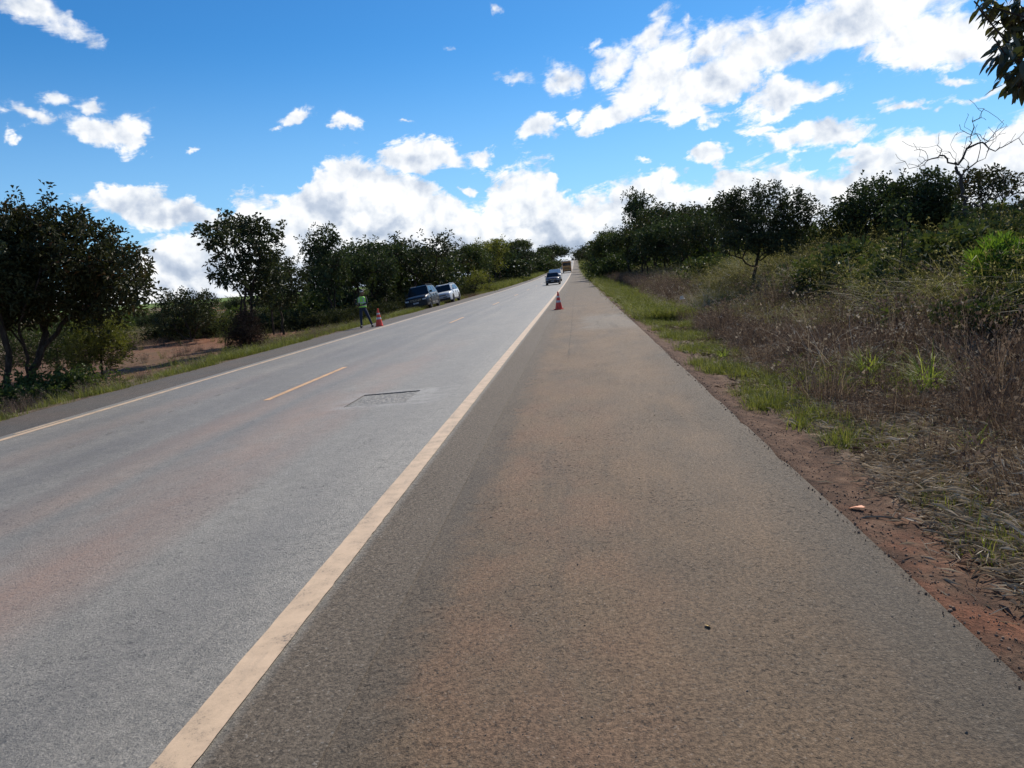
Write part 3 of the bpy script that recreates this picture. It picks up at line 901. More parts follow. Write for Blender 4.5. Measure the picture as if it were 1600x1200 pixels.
# left belt, front to back: (px of trunk, depth, height, variant, label)
front = [(516, 50, 6.1, 't1', 'tall narrow dark tree rising above the worker, first of the left wood', 1),
 (556, 56, 4.9, 'r1', 'dark rounded tree behind and right of the worker with the vest', 1),
 (600, 64, 5.9, 'w1', 'broad dark tree standing behind the gap between worker and parked cars', 1),
 (648, 72, 6.3, 'r3', 'dark tree whose crown rises straight above the dark parked car', 1),
 (700, 86, 5.6, 'w2', 'broad dark tree whose crown rises straight above the pale parked car', 1),
 (737, 102, 6.4, 'r2', 'green-brown tree just right of the parked cars', 1),
 (764, 128, 8.0, 'y1', 'yellowish olive tree in the left wood, palest crown of the row', 1.1),
 (789, 160, 7.0, 'b1', 'low dark tree between the yellowish tree and the umbrella-shaped tree', 1.3),
 (819, 215, 11.0, 'u1', 'umbrella-shaped tree with a bare forked trunk standing above the left wood', 1.0),
 (843, 270, 7.5, 'b2', 'small green tree right of the umbrella-shaped tree', 1.3),
 (859, 400, 11.5, 'w1', 'large domed tree at the far end of the left wood by the bus', 1.15)]
for px, d, h, v, lab, wx in front:
    plant(v, col_x(px, d), d, h, lab, GL, 'woodland_tree', wx=wx)
# the ranks behind and between; nothing in the photograph singles these out
back = []
for px, d, h, v in [(490, 66, 5.0, 't2'), (536, 70, 5.2, 'r2'), (578, 84, 5.8, 'r1'), (583, 62, 4.6, 't2'), (626, 92, 6.6, 't1'), (662, 100, 6.6, 'r2'), (676, 78, 5.6, 'b1'),
                    (750, 118, 6.8, 'r1'), (776, 142, 8.0, 'r2'), (800, 178, 8.4, 'r3'), (808, 240, 8.6, 'w2'), (832, 240, 7.6, 'r1'), (848, 320, 9.5, 'r2'), (855, 300, 7.0, 'w2'), (859, 350, 9, 'r3'),
                    (861, 470, 10, 'r1'), (868, 530, 8, 'r3'), (610, 120, 7.2, 'w2'), (528, 60, 2.4, 'b1'), (672, 84, 2.8, 'b2'), (740, 96, 3.2, 'y2'), (478, 52, 2.4, 'b2')]:
    plant(v, col_x(px, d), d, h, 'dark tree in the thick of the wood beside the left verge', GL, 'woodland_tree')
# small far bushes on the open ground, left
for px, d, h in [(225, 70, 1.7), (212, 82, 1.2), (238, 95, 1.2), (365, 110, 2.4), (160, 75, 1.6), (190, 120, 1.8)]:
    plant('b1' if h > 1.5 else 'b2', col_x(px, d, 480), d, h, 'small scrubby bush out on the open ground left of the road', 'bushes on the open ground', 'scrub_bush', 'bush')

# right: trees built to the photograph
t, B = root_at('bank_tree', 1176, 29.0, 'dark tree with bare black trunk rising from the grass right of the shoulder', 'tree')
el_ = pix_ell(29., B, [(1140, 325, 24, 18), (1165, 318, 26, 22), (1205, 310, 24, 22), (1235, 322, 22, 20), (1262, 330, 14, 20), (1150, 350, 26, 20), (1190, 352, 36, 26), (1232, 355, 28, 22), (1255, 370, 18, 14), (1160, 378, 30, 14), (1205, 382, 34, 16), (1215, 292, 7, 8), (1185, 296, 6, 8), (1128, 310, 10, 7), (1245, 300, 8, 8)], 1.0, 0.6, r1)
tk = [pix_line(29., B, [(1175, 465), (1178, 430), (1183, 405), (1190, 370), (1195, 335)]), pix_line(29., B, [(1183, 408), (1205, 395, .3), (1225, 378, .6), (1240, 350, .6)]), pix_line(29., B, [(1180, 420), (1160, 404, -.3), (1140, 398, -.3), (1132, 385, -.4)])]
make_tree(t, tk, el_, 800, r1, leafA, n_per=8, L=0.14, Wd=0.055, spread=0.11, mind=0.10, tip=0.006, k=0.40, extra=1, up=.6)
rights = [(985, 78, 5.1, 'w1', 'low spreading dark tree beside the right verge, nearest the far shoulder', .95),
 (1004, 92, 9.4, 't1', 'tallest narrow tree of the right-hand clump, sticking up above its neighbours', .75),
 (1040, 70, 6.4, 'w2', 'broad dark tree in the middle of the right-hand clump', 1),
 (1075, 62, 5.2, 'r1', 'rounded dark tree left of the bare-trunked one on the right', 1.15),
 (1108, 56, 4.2, 'r3', 'dark tree just left of the bare-trunked tree on the right', 1.0),
 (955, 110, 6.2, 'r2', 'dark tree at the left end of the right-hand clump', 1.15)]
for px, d, h, v, lab, wx in rights:
    plant(v, col_x(px, d, 410), d, h, lab, GR, 'bank_tree', wx=wx)
for px, d, h, v in [(970, 130, 7.5, 'w1'), (942, 150, 6.8, 'r1'), (932, 190, 7.0, 'w2'), (925, 230, 7.0, 'r3'), (922, 290, 7.5, 'w1'), (917, 360, 7.0, 'r2'), (915, 450, 7.0, 'r1'), (1025, 85, 6.6, 'r2'), (1060, 82, 7.0, 'w1'), (1090, 84, 6.2, 'w2'),
                    (936, 128, 4.0, 'b1'), (960, 96, 3.4, 'b2'), (1065, 60, 4.6, 'w1'), (1010, 66, 4.2, 'r3')]:
    plant(v, col_x(px, d, 410), d, h, 'dark tree among the others along the right-hand verge into the distance', GR, 'bank_tree')
for px, d, h, v, lab in [(1325, 22, 1.9, 'b2', 'round green shrub rising from the tall grass right of the bare-trunked tree'), (1290, 34, 2.4, 'b1', 'dark shrub between the bare-trunked tree and the wide tree clump'),
                         (1480, 16.5, 2.0, 'b2', 'green shrub in the tall grass right of the thin sapling'), (1110, 38, 2.0, 'b2', 'low green shrub in the grass left of the bare-trunked tree'), (1590, 18, 2.1, 'b1', 'dark shrub on the bank at the right edge behind the fresh green bush')]:
    plant(v, col_x(px, d, 410), d, h, lab, 'shrubs in the tall grass of the right bank', 'bank_shrub', 'shrub')
# cluster behind the tall grass, right
t, B = root_at('bank_tree', 1340, 30.0, 'wide dark green tree behind the tall grass, left of the highest one', 'tree')
el_ = pix_ell(30., B, [(1310, 345, 28, 20), (1340, 320, 32, 24), (1375, 305, 34, 24), (1355, 350, 36, 24), (1395, 330, 30, 26), (1300, 368, 26, 16), (1395, 365, 30, 22)], 1.1, .6, r1)
make_tree(t, [pix_line(30., B, [(1345, 410), (1348, 385), (1352, 350), (1360, 320)])], el_, 560, r1, leafB, n_per=7, L=0.16, Wd=0.075, spread=0.13, mind=0.12, tip=0.007, extra=1)
t, B = root_at('bank_tree', 1440, 27.0, 'dense dark tree rising highest behind the tall grass, left of the dead tree', 'tree')
el_ = pix_ell(27., B, [(1420, 300, 26, 20), (1455, 282, 24, 16), (1470, 300, 26, 20), (1440, 325, 36, 26), (1475, 335, 24, 22), (1410, 335, 26, 24), (1440, 360, 40, 18)], 1.1, .6, r1)
make_tree(t, [pix_line(27., B, [(1440, 410), (1440, 380), (1442, 340), (1450, 310)])], el_, 520, r1, leafB, n_per=7, L=0.16, Wd=0.07, spread=0.12, mind=0.11, tip=0.007, extra=1)
t, B = root_at('bank_tree', 1555, 24.0, 'thin reddish-leaved tree behind the dead tree near the right edge', 'tree')
el_ = pix_ell(24., B, [(1520, 280, 20, 12), (1548, 275, 22, 12), (1575, 285, 18, 12), (1540, 298, 24, 10), (1580, 300, 12, 8), (1510, 305, 14, 10), (1600, 320, 14, 8)], 1.1, .6, r1)
make_tree(t, [pix_line(24., B, [(1550, 400), (1546, 350), (1535, 315), (1528, 290)]), pix_line(24., B, [(1548, 365), (1565, 330, .3), (1572, 300, .3)])], el_, 220, r1, leafR, n_per=6, L=0.15, Wd=0.06, spread=0.10, mind=0.12, tip=0.005, extra=0)
t, B = root_at('bank_tree', 1500, 36.0, 'dark tree behind the dead trunk, low in the gap', 'tree')
el_ = pix_ell(36., B, [(1495, 330, 30, 14), (1530, 335, 30, 14), (1570, 335, 30, 12), (1600, 340, 30, 12), (1300, 350, 10, 6)][:4], 1.1, .6, r1)
make_tree(t, [pix_line(36., B, [(1510, 390), (1510, 350)])], el_, 240, r1, leafB, n_per=7, L=0.17, Wd=0.075, spread=0.14, mind=0.14, tip=0.007, extra=1)
# leafless tree
dead_m = simple('grey_dead_wood', (0.050, 0.043, 0.040), 0.9, var=0.3, scale=9)
t, B = root_at('dead_tree', 1512, 20.0, 'leafless dead tree with twisted bare branches against the clouds on the right', 'tree')
rd_ = np.random.default_rng(77)
tk = [pix_line(20., B, [(1514, 400), (1510, 335), (1505, 300), (1496, 270), (1493, 255)]),
      pix_line(20., B, [(1493, 257), (1508, 238, .1), (1516, 215, .1), (1522, 198, .2), (1530, 185, .2), (1538, 170, .3)]),
      pix_line(20., B, [(1494, 258), (1480, 248, -.1), (1468, 243, -.2), (1450, 250, -.3), (1430, 258, -.4), (1420, 256, -.4)]),
      pix_line(20., B, [(1516, 230, .1), (1528, 224, 0), (1545, 232, -.1), (1562, 230, -.2), (1580, 222, -.2), (1598, 226, -.3)]),
      pix_line(20., B, [(1512, 325), (1535, 318, .2), (1565, 305, .3), (1600, 300, .5), (1650, 290, .6)])]
tg = []
for line in tk[1:]:
    L_ = len(line)
    for q in range(34):
        i = rd_.integers(1, L_); u = rd_.uniform()
        p = line[i-1]*(1-u)+line[i]*u
        tg.append(p+rd_.normal(0, 1, 3)*np.array([.26, .26, .22])+np.array([0, 0, .10]))
PA, par, kids, rad, td = grow(tk, tg, rd_, wobble=.16, tip=0.0052, k=.50, step=.09)
v, f = wood_mesh(PA, par, kids, rad, 7)
mesh_np('trunk', np.array(v), np.array(f), dead_m, t, smooth=True)
# sapling in the tall grass
t, B = root_at('sapling', 1408, 15.5, 'thin dark-leaved sapling poking out of the tall grass below the tree clump', 'sapling')
el_ = pix_ell(15.5, B, [(1408, 345, 10, 22), (1400, 385, 26, 12), (1380, 402, 22, 14), (1418, 365, 10, 12), (1385, 425, 24, 12), (1425, 415, 22, 10)], 1.0, .4, r1)
make_tree(t, [pix_line(15.5, B, [(1405, 480), (1405, 430), (1410, 385), (1410, 340)])], el_, 64, r1, leafD, n_per=5, L=0.11, Wd=0.07, spread=0.06, mind=0.09, tip=0.0035, extra=0)
# bright broad-leaved bush at the right edge
leafE = leaf_mat('fresh_green_leaves', [(0.1, (0.05, 0.09, 0.018)), (0.5, (0.10, 0.17, 0.025)), (0.9, (0.20, 0.27, 0.04))], 0.32, 0.4, 0.4)
t, B = root_at('broadleaf_bush', 1565, 12.5, 'fresh green feathery bush with yellow-green tips in the tall grass at the right edge', 'bush')
el_ = pix_ell(12.5, B, [(1545, 410, 30, 24), (1580, 400, 28, 24), (1560, 385, 20, 12), (1600, 420, 30, 30), (1535, 435, 18, 16)], 1.0, .4, r1)
make_tree(t, [pix_line(12.5, B, [(1565, 520), (1562, 460), (1565, 420)])], el_, 200, r1, leafE, n_per=8, L=0.17, Wd=0.028, spread=0.05, mind=0.07, tip=0.004, extra=0, up=1.0, droop=.1)
t, B = root_at('shrub', 1500, 10.8, 'dark leafy shrub low in the tall grass below the fresh green bush', 'bush')
el_ = pix_ell(10.8, B, [(1490, 490, 30, 18), (1530, 500, 30, 22), (1570, 490, 30, 26), (1600, 470, 30, 26), (1540, 525, 30, 20), (1500, 515, 20, 14)], 1.0, .4, r1)
make_tree(t, [pix_line(10.8, B, [(1520, 560), (1518, 510), (1515, 490)])], el_, 220, r1, leafD, n_per=7, L=0.10, Wd=0.045, spread=0.06, mind=0.05, tip=0.004, extra=0)
# yellow-green bushes under the big left tree
t, B = root_at('leafy_bush', 160, 24.0, 'yellow-green fine-leaved bush beside the big left tree', 'bush')
el_ = pix_ell(24., B, [(150, 520, 32, 30), (175, 545, 26, 32), (130, 550, 30, 30), (185, 520, 14, 20), (165, 500, 16, 12)], 1.1, .4, r1)
make_tree(t, [pix_line(24., B, [(160, 590), (158, 560), (155, 530)]), pix_line(24., B, [(150, 590, .2), (140, 560, .2), (135, 540, .2)])], el_, 420, r1, leafC, n_per=9, L=0.12, Wd=0.03, spread=0.10, mind=0.09, tip=0.005, extra=1, up=.6)
t, B = root_at('leafy_bush', 92, 25.0, 'dull dark green bush seen between the trunks of the big left tree', 'bush')
el_ = pix_ell(25., B, [(60, 545, 45, 32), (110, 550, 40, 36), (20, 540, 40, 36), (100, 515, 24, 14)], 1.1, .4, r1)
make_tree(t, [pix_line(25., B, [(92, 590), (90, 560), (85, 530)])], el_, 420, r1, leafD, n_per=9, L=0.12, Wd=0.035, spread=0.11, mind=0.10, tip=0.005, extra=1)
t, B = root_at('leafy_bush', 350, 33.0, 'thin olive bush behind the tall open-crowned left tree', 'bush')
el_ = pix_ell(33., B, [(350, 510, 18, 16), (362, 522, 16, 14), (345, 495, 10, 9)], 1.1, .4, r1)
make_tree(t, [pix_line(33., B, [(350, 540), (350, 520), (346, 500)])], el_, 130, r1, leafC, n_per=7, L=0.12, Wd=0.03, spread=0.11, mind=0.12, tip=0.004, extra=0)
brown_m = leaf_mat('dry_brown_leaves', [(0.1, (0.028, 0.020, 0.016)), (0.5, (0.06, 0.042, 0.032)), (0.9, (0.11, 0.08, 0.06))], 0.1, 0.8, 0.1, None, (1.2, 1.0, .8))
t, B = root_at('dry_bush', 384, 28.6, 'dark brown dried bush wrapped round the foot of the tall open-crowned tree', 'bush')
el_ = pix_ell(28.6, B, [(384, 515, 20, 26), (372, 530, 18, 18), (398, 528, 18, 20), (384, 495, 14, 14)], 1.0, .3, r1)
make_tree(t, [pix_line(28.6, B, [(384, 556), (384, 530), (384, 510)])], el_, 300, r1, brown_m, n_per=9, L=0.12, Wd=0.02, spread=0.09, mind=0.06, tip=0.004, extra=1, up=.8)

# overhanging branch close to the camera, top right: the tree stands just outside the picture
t = empty('overhanging_tree', (4.7, 2.9, gz(4.7, 2.9)), 0, 'tree whose broad drooping leaves hang into the top right corner', 'tree')
B = np.array([4.7, 2.9, gz(4.7, 2.9)])
ro = np.random.default_rng(9)
D = 3.3
cl = [(1522, 2), (1530, 14), (1545, 10), (1570, 12), (1595, 10), (1548, 32), (1565, 36), (1590, 45), (1552, 58), (1572, 66), (1598, 72), (1570, 84), (1590, 92), (1580, 28), (1600, 60), (1578, 128), (1592, 136), (1600, 122), (1586, 106), (1615, 30), (1620, 90), (1625, 140), (1640, 60), (1650, 110), (1600, -20), (1560, -25), (1535, -20), (1640, -10), (1610, 0), (1605, 105)]
T = np.array([at(px, py, D+ro.uniform(-.25, .25))-B for px, py in cl])
tk = [[np.array([0, 0, 0.]), np.array([.05, .1, 1.1]), np.array([-.15, 0, 1.8]), np.array([-.1, -.1, 2.4])],
      [np.array([-.15, 0, 1.8])]+[at(px, py, D)-B for px, py in [(1780, 60), (1680, 40), (1610, 30)]],
      [np.array([-.15, 0, 1.8])]+[at(px, py, D)-B for px, py in [(1780, 150), (1680, 130), (1605, 128)]]]
more = sample_ell([(.5, -.4, 2.6, 1.2, 1.1, .7), (.8, -.2, 2.0, 1.0, 1.0, .6)], 90, ro, .2)
ok = []
for q in more:      # the rest of the crown, beyond the edge of the picture
    p = q+B; d = p-np.array([0, 0, H]); zc = d@_fw
    if 800+FOC*(d@CR)/zc > 1660 or zc < .2: ok.append(q)
T2 = np.concatenate([T, np.array(ok)])
PA, par, kids, rad, td = grow(tk, list(T2), ro, wobble=.08, tip=0.0035, k=.46, step=.12)
v, f = wood_mesh(PA, par, kids, rad, 7)
mesh_np('trunk', np.array(v), np.array(f), bark_m, t, smooth=True)
def big_leaves(cent, r, n_per, L, Wd):
    VV = []; FF = []
    for c in cent:
        for i in range(n_per):
            a = r.uniform(0, 6.28)
            d = np.array([math.cos(a)*.8-.25, math.sin(a)*.8, r.uniform(-1.0, -.05)]); d /= np.linalg.norm(d)
            s = np.cross(d, np.array([0, 0, 1.])+r.normal(0, .5, 3)); s /= np.linalg.norm(s); nn = np.cross(s, d)
            l = L*r.uniform(.7, 1.2); w = Wd*r.uniform(.8, 1.2)
            b0 = c+r.normal(0, .02, 3)
            base = len(VV)
            prof = [(0, .06), (.2, .55), (.45, 1.0), (.7, .85), (.9, .4), (1.0, .03)]
            for u, ww in prof:
                m = b0+d*l*u-np.array([0, 0, 1])*l*.25*u*u
                VV += [m+s*w*.5*ww+nn*w*.18*ww, m, m-s*w*.5*ww+nn*w*.18*ww]
            for q in range(len(prof)-1):
                k = base+q*3
                FF += [(k, k+1, k+4, k+3), (k+1, k+2, k+5, k+4)]
    return np.array(VV), np.array(FF)
V1, F1 = big_leaves(T[[i for i in range(len(T)) if i not in (0, 1, 5, 8)]], ro, 13, .066, .024)
V2, F2 = big_leaves(np.array(ok), ro, 8, .15, .05)
leafO = leaf_mat('olive_hanging_leaves', [(0.1, (0.030, 0.038, 0.018)), (0.5, (0.055, 0.062, 0.028)), (0.9, (0.10, 0.088, 0.042))], 0.15, 0.45, 0.4)
mesh_np('crown', np.concatenate([V1, V2]), np.concatenate([F1, F2+len(V1)]), leafO, t, smooth=True)
for v_ in list(VAR):
    if v_ not in used:
        for ch in list(VAR[v_].children): bpy.data.objects.remove(ch)
        bpy.data.objects.remove(VAR[v_])
# ------------------------------------------------------------------ grass, litter and stones (instanced clumps, one object per kind)
def blade_mat(name, stops, trans=0.3, rough=0.6, tint=(1.5, 1.6, .7)):
    return leaf_mat(name, stops, trans, rough, 0.25, None, tint)
g_green = blade_mat('fresh_verge_grass', [(0.05, (0.07, 0.075, 0.026)), (0.45, (0.13, 0.15, 0.038)), (0.72, (0.21, 0.22, 0.06)), (0.90, (0.36, 0.31, 0.18))], .34, .6, (1.4, 1.4, .75))
g_dark = blade_mat('dark_undergrowth_leaves', [(0.05, (0.020, 0.024, 0.011)), (0.5, (0.042, 0.048, 0.021)), (0.95, (0.085, 0.080, 0.035))], .12, .95)  # darker, browner variant of the weed leaf colours
g_olive = blade_mat('tall_olive_grass', [(0.05, (0.030, 0.034, 0.014)), (0.35, (0.065, 0.070, 0.026)), (0.65, (0.15, 0.145, 0.060)), (0.90, (0.44, 0.38, 0.24))], .42, .6, (1.4, 1.35, .8))
g_straw = blade_mat('dry_straw', [(0.05, (0.19, 0.145, 0.10)), (0.5, (0.42, 0.35, 0.25)), (0.95, (0.70, 0.62, 0.48))], .15, .7, (1.2, 1.05, .85))
g_purple = blade_mat('purple_brown_dry_grass', [(0.05, (0.030, 0.020, 0.017)), (0.4, (0.085, 0.060, 0.048)), (0.7, (0.19, 0.145, 0.11)), (0.93, (0.46, 0.39, 0.29))], .30, .6, (1.12, 1.02, .88))
g_weed = blade_mat('roadside_weed_leaves', [(0.05, (0.030, 0.042, 0.014)), (0.5, (0.062, 0.085, 0.026)), (0.95, (0.12, 0.145, 0.04))], .25)

def blades(n, h, r, base=0.08, lean=0.35, w=0.006, segs=3, droop=0.5, head=0.0, twist=0.25):
    """a clump of curved tapering blades; head > 0 gives the tip a small seed head"""
    V = []; F = []
    for _ in range(n):
        a = r.uniform(0, 6.28); q = base*math.sqrt(r.uniform())
        p = np.array([q*math.cos(a), q*math.sin(a), -0.02])
        out = a+r.normal(0, .7)
        l = h*r.uniform(.55, 1.15)
        d = np.array([math.cos(out), math.sin(out), 0.])
        s = np.array([-d[1], d[0], 0])+r.normal(0, twist, 3); s /= np.linalg.norm(s)
        th = abs(r.normal(lean*.6, lean*.5)); dth = droop*r.uniform(.4, 1.3)/segs
        b0 = len(V)
        ww = w*r.uniform(.7, 1.3)
        for k in range(segs+1):
            u = k/segs
            wk = ww*(1-u*.85) if k < segs or head > 0 else 0
            if k == segs and head <= 0:
                V.append(p.copy())
            else:
                V += [p-s*wk*.5, p+s*wk*.5]
            p = p+(d*math.sin(th)+np.array([0, 0, math.cos(th)]))*l/segs
            th += dth*(1+u)
        for k in range(segs-1): F.append((b0+2*k, b0+2*k+1, b0+2*k+3)); F.append((b0+2*k, b0+2*k+3, b0+2*k+2))
        e = b0+2*(segs-1)
        if head <= 0: F.append((e, e+1, e+2))
        else:
            F += [(e, e+1, e+3), (e, e+3, e+2)]
            if r.uniform() < head:
                tip = V[-1]
                for j in range(5):
                    rr = r.normal(0, 1, 3); rr /= np.linalg.norm(rr)
                    c = tip+d*(.02*j)*math.sin(th)+np.array([0, 0, math.cos(th)])*.02*j
                    k0 = len(V); V += [c, c+rr*.028+np.array([0, 0, .004]), c+rr*.02+np.array([0, 0, -.018])]
                    F.append((k0, k0+1, k0+2))
    return np.array(V), np.array(F)
def proto(V, F, mat):
    me = bpy.data.meshes.new('clump')
    me.from_pydata([tuple(v) for v in V], [], [tuple(f) for f in F]); me.materials.append(mat); me.update()
    return me
def litter_proto(n, r, mat, size=.35, L=.16, w=.005):
    V = []; F = []
    for _ in range(n):
        p = np.append(r.normal(0, size*.5, 2), r.uniform(.0, .035)); a = r.uniform(0, 6.28); l = L*r.uniform(.3, 1.3)
        d = np.array([math.cos(a), math.sin(a), r.normal(0, .16)])*l; s = np.array([-math.sin(a), math.cos(a), r.normal(0, .3)])*w*r.uniform(.5, 1.8)
        m = p+d*.5+np.array([0, 0, r.uniform(0, .02)])
        k = len(V); V += [p, m+s, p+d, m-s]; F += [(k, k+1, k+2), (k, k+2, k+3)]
    return proto(np.array(V), np.array(F), mat)
def stone_proto(r, mat, s=.02):
    bm = bmesh.new(); bmesh.ops.create_icosphere(bm, subdivisions=1, radius=s)
    for v in bm.verts: v.co = Vector((v.co.x*r.uniform(.6, 1.3), v.co.y*r.uniform(.6, 1.3), v.co.z*r.uniform(.4, .9)))
    me = bpy.data.meshes.new('stone'); bm.to_mesh(me); bm.free(); me.materials.append(mat); return me
def scatter(name, meshes, P, S, kindlabel=None, tilt=0.12, seed=0, cat=None):
    """one object of kind stuff: clumps instanced on points by geometry nodes"""
    r = np.random.default_rng(seed+500)
    n = len(P)
    me = bpy.data.meshes.new(name); me.vertices.add(n)
    me.vertices.foreach_set('co', np.asarray(P, np.float32).ravel())
    a = me.attributes.new('size', 'FLOAT', 'POINT'); a.data.foreach_set('value', np.asarray(S, np.float32))
    rot = np.stack([r.normal(0, tilt, n), r.normal(0, tilt, n), r.uniform(0, 6.28, n)], 1).astype(np.float32)
    a = me.attributes.new('turn', 'FLOAT_VECTOR', 'POINT'); a.data.foreach_set('vector', rot.ravel())
    a = me.attributes.new('pick', 'INT', 'POINT'); a.data.foreach_set('value', r.integers(0, len(meshes), n).astype(np.int32))
    o = bpy.data.objects.new(name, me); C.objects.link(o)
    col = bpy.data.collections.new(name+'_clumps')
    for i, m in enumerate(meshes):
        po = bpy.data.objects.new(name+'_clump_%02d' % i, m); col.objects.link(po)
    ng = bpy.data.node_groups.new(name, 'GeometryNodeTree')
    ng.interface.new_socket('Geometry', in_out='INPUT', socket_type='NodeSocketGeometry')
    ng.interface.new_socket('Geometry', in_out='OUTPUT', socket_type='NodeSocketGeometry')
    gi = ng.nodes.new('NodeGroupInput'); go = ng.nodes.new('NodeGroupOutput')
    ip = ng.nodes.new('GeometryNodeInstanceOnPoints')
    ci = ng.nodes.new('GeometryNodeCollectionInfo'); ci.inputs[0].default_value = col
    ci.inputs['Separate Children'].default_value = True; ci.inputs['Reset Children'].default_value = True
    def at_(nm, ty):
        q = ng.nodes.new('GeometryNodeInputNamedAttribute'); q.data_type = ty; q.inputs[0].default_value = nm; return q.outputs[0]
    e2r = ng.nodes.new('FunctionNodeEulerToRotation')
    ng.links.new(at_('turn', 'FLOAT_VECTOR'), e2r.inputs[0])
    m2p = ng.nodes.new('GeometryNodeMeshToPoints')
    ng.links.new(gi.outputs[0], m2p.inputs[0]); ng.links.new(m2p.outputs[0], ip.inputs['Points'])
    ng.links.new(ci.outputs[0], ip.inputs['Instance']); ip.inputs['Pick Instance'].default_value = True
    ng.links.new(at_('pick', 'INT'), ip.inputs['Instance Index'])
    ng.links.new(e2r.outputs[0], ip.inputs['Rotation']); ng.links.new(at_('size', 'FLOAT'), ip.inputs['Scale'])
    ng.links.new(ip.outputs[0], go.inputs[0])
    md = o.modifiers.new('scatter', 'NODES'); md.node_group = ng
    return tag(o, kindlabel, cat, None, 'stuff')
def pts_in(n, x0, x1, y0, y1, r, dens=None, ybias=1.0):
    """candidates in a rectangle, thinned by dens(x, y) in 0..1; ybias > 1 puts more near the camera"""
    u = r.uniform(0, 1, n)**ybias
    y = y0+(y1-y0)*u; x = r.uniform(x0, x1, n)
    if dens is not None:
        k = r.uniform(0, 1, n) < dens(x, y); x, y = x[k], y[k]
    return x, y
def nz(x, y, f, s=0):
    return (np.sin(x*f*1.3+s)*np.cos(y*f*.9+s*2.1)+np.sin((x+y)*f*.7+s*.7)*.8+np.sin((x*.8-y*1.1)*f*2.1+s*3)*.5)/2.3*.5+.5
def P3(x, y, dz=0): return np.stack([x, y, ground_z(x, y)+dz], 1)
rg = np.random.default_rng(2024)
# the bright tufts stand clear of the dry grass
TUFTS = []
for px, py in ((1358, 592), (1450, 612), (1520, 712), (1240, 570), (1130, 560)):
    D = 10.0
    for _ in range(40): p = at(px, py, D); D *= 1+0.35*(p[2]-gz(p[0], D))/H
    TUFTS.append((float(p[0]), D))
def clear(x, y):
    k = np.ones(len(x), bool)
    for tx, ty in TUFTS:
        dn = math.hypot(tx, ty); ux, uy = tx/dn, ty/dn
        al = (tx-x)*ux+(ty-y)*uy; ac = np.abs((x-tx)*uy-(y-ty)*ux)
        k &= ~((al > -.25) & (al < 2.6) & (ac < .42))
    return k
# the shapes
green_p = [proto(*blades(26, .16, rg, .10, .6, .0065, 3, .8), g_green) for _ in range(5)]
green_hi = [proto(*blades(34, .34, rg, .12, .45, .008, 4, 1.0, .15), g_green) for _ in range(4)]
tall_p = [proto(*blades(64, 1.6, rg, .30, .28, .012, 5, 1.5, .7), g_olive) for _ in range(7)]
tall_g = [proto(*blades(50, 1.3, rg, .28, .35, .018, 4, 1.6), g_weed) for _ in range(3)]
purple_p = [proto(*blades(110, .36, rg, .15, .55, .0045, 3, .5, .1), g_purple) for _ in range(5)]
purple_t = [proto(*blades(110, .75, rg, .24, .3, .006, 3, .6, .35), g_purple) for _ in range(4)]
plume_p = [proto(*blades(9, 2.0, rg, .25, .35, .009, 6, 1.7, 1.0), g_straw) for _ in range(4)]
stem_p = [proto(*blades(26, .75, rg, .25, .6, .0055, 4, 1.3, .5), g_straw) for _ in range(4)]
straw_p = [litter_proto(120, rg, g_straw, .34, .15, .0024) for _ in range(4)]
dark_p = [litter_proto(90, rg, g_purple, .34, .09, .0055) for _ in range(3)]
weed_V = []
def weed(n, h, r, mat):
    T = np.stack([r.normal(0, h*.35, n), r.normal(0, h*.35, n), r.uniform(.05, 1, n)*h], 1)
    V, F = leaves_np(T, r.normal(0, 1, T.shape), r, 5, h*.22, h*.10, h*.08)
    k = len(V); VV = [V]; FF = [F]
    for t in T[::3]:
        a = np.array([[t[0]*.3-.004, t[1]*.3, -.02], [t[0]*.3+.004, t[1]*.3, -.02], t]); VV.append(a); FF.append(np.array([[k, k+1, k+2]])); k += 3
    return proto(np.concatenate(VV), np.concatenate(FF), mat)
weed_p = [weed(26, .6, rg, g_weed) for _ in range(4)]
under_p = [weed(26, .6, rg, g_dark) for _ in range(4)]
# --- right verge: green band next to the strip of soil
def d_green(x, y):
    band = sst(1.80, 2.1, x-.30*(nz(x, y, 1.6)-.5)-.35*sst(11,5,y))*(1-sst(2.15, 2.65, x-(y*.03)))
    nearf = sst(3.6, 5.4, y)
    return band*nearf*np.clip((nz(x, y, 2.6, 1)-.47)*4.5, 0.04, .9)
x, y = pts_in(20000, 1.75, 5.5, 4, 26, rg, d_green, 1.2)
scatter('verge_grass', green_p, P3(x, y), rg.uniform(.55, 1.5, len(x)), 'short bright green grass along the soil strip on the right', seed=1)
x, y = pts_in(12000, 1.7, 5.5, 24, 120, rg, lambda x, y: sst(1.7, 2.2, x)*(1-sst(2.5, 3.8, x))*np.clip((nz(x, y, .9, 30)-.38)*3, .08, 1), 1.7)
scatter('verge_grass', green_hi, P3(x, y), rg.uniform(.6, 1.3, len(x))*(1+y/90), 'green verge grass along the far right shoulder', seed=2)
x, y = pts_in(1500, 2.2, 5.5, 8, 30, rg, lambda x, y: np.clip((nz(x, y, .6, 2)-.62)*6, 0, 1)*.6, 1)
scatter('verge_grass', green_hi, P3(x, y), rg.uniform(.5, 1.1, len(x)), 'longer green grass in patches on the right verge', seed=3)
x, y = pts_in(2600, 1.7, 9, 120, 560, rg, lambda x, y: np.clip(1.4-(x-1.7)/6, 0, 1), 1.3)
scatter('verge_grass', green_hi, P3(x, y), rg.uniform(2.0, 4.5, len(x)), 'green verge grass far down the right of the road', seed=4)
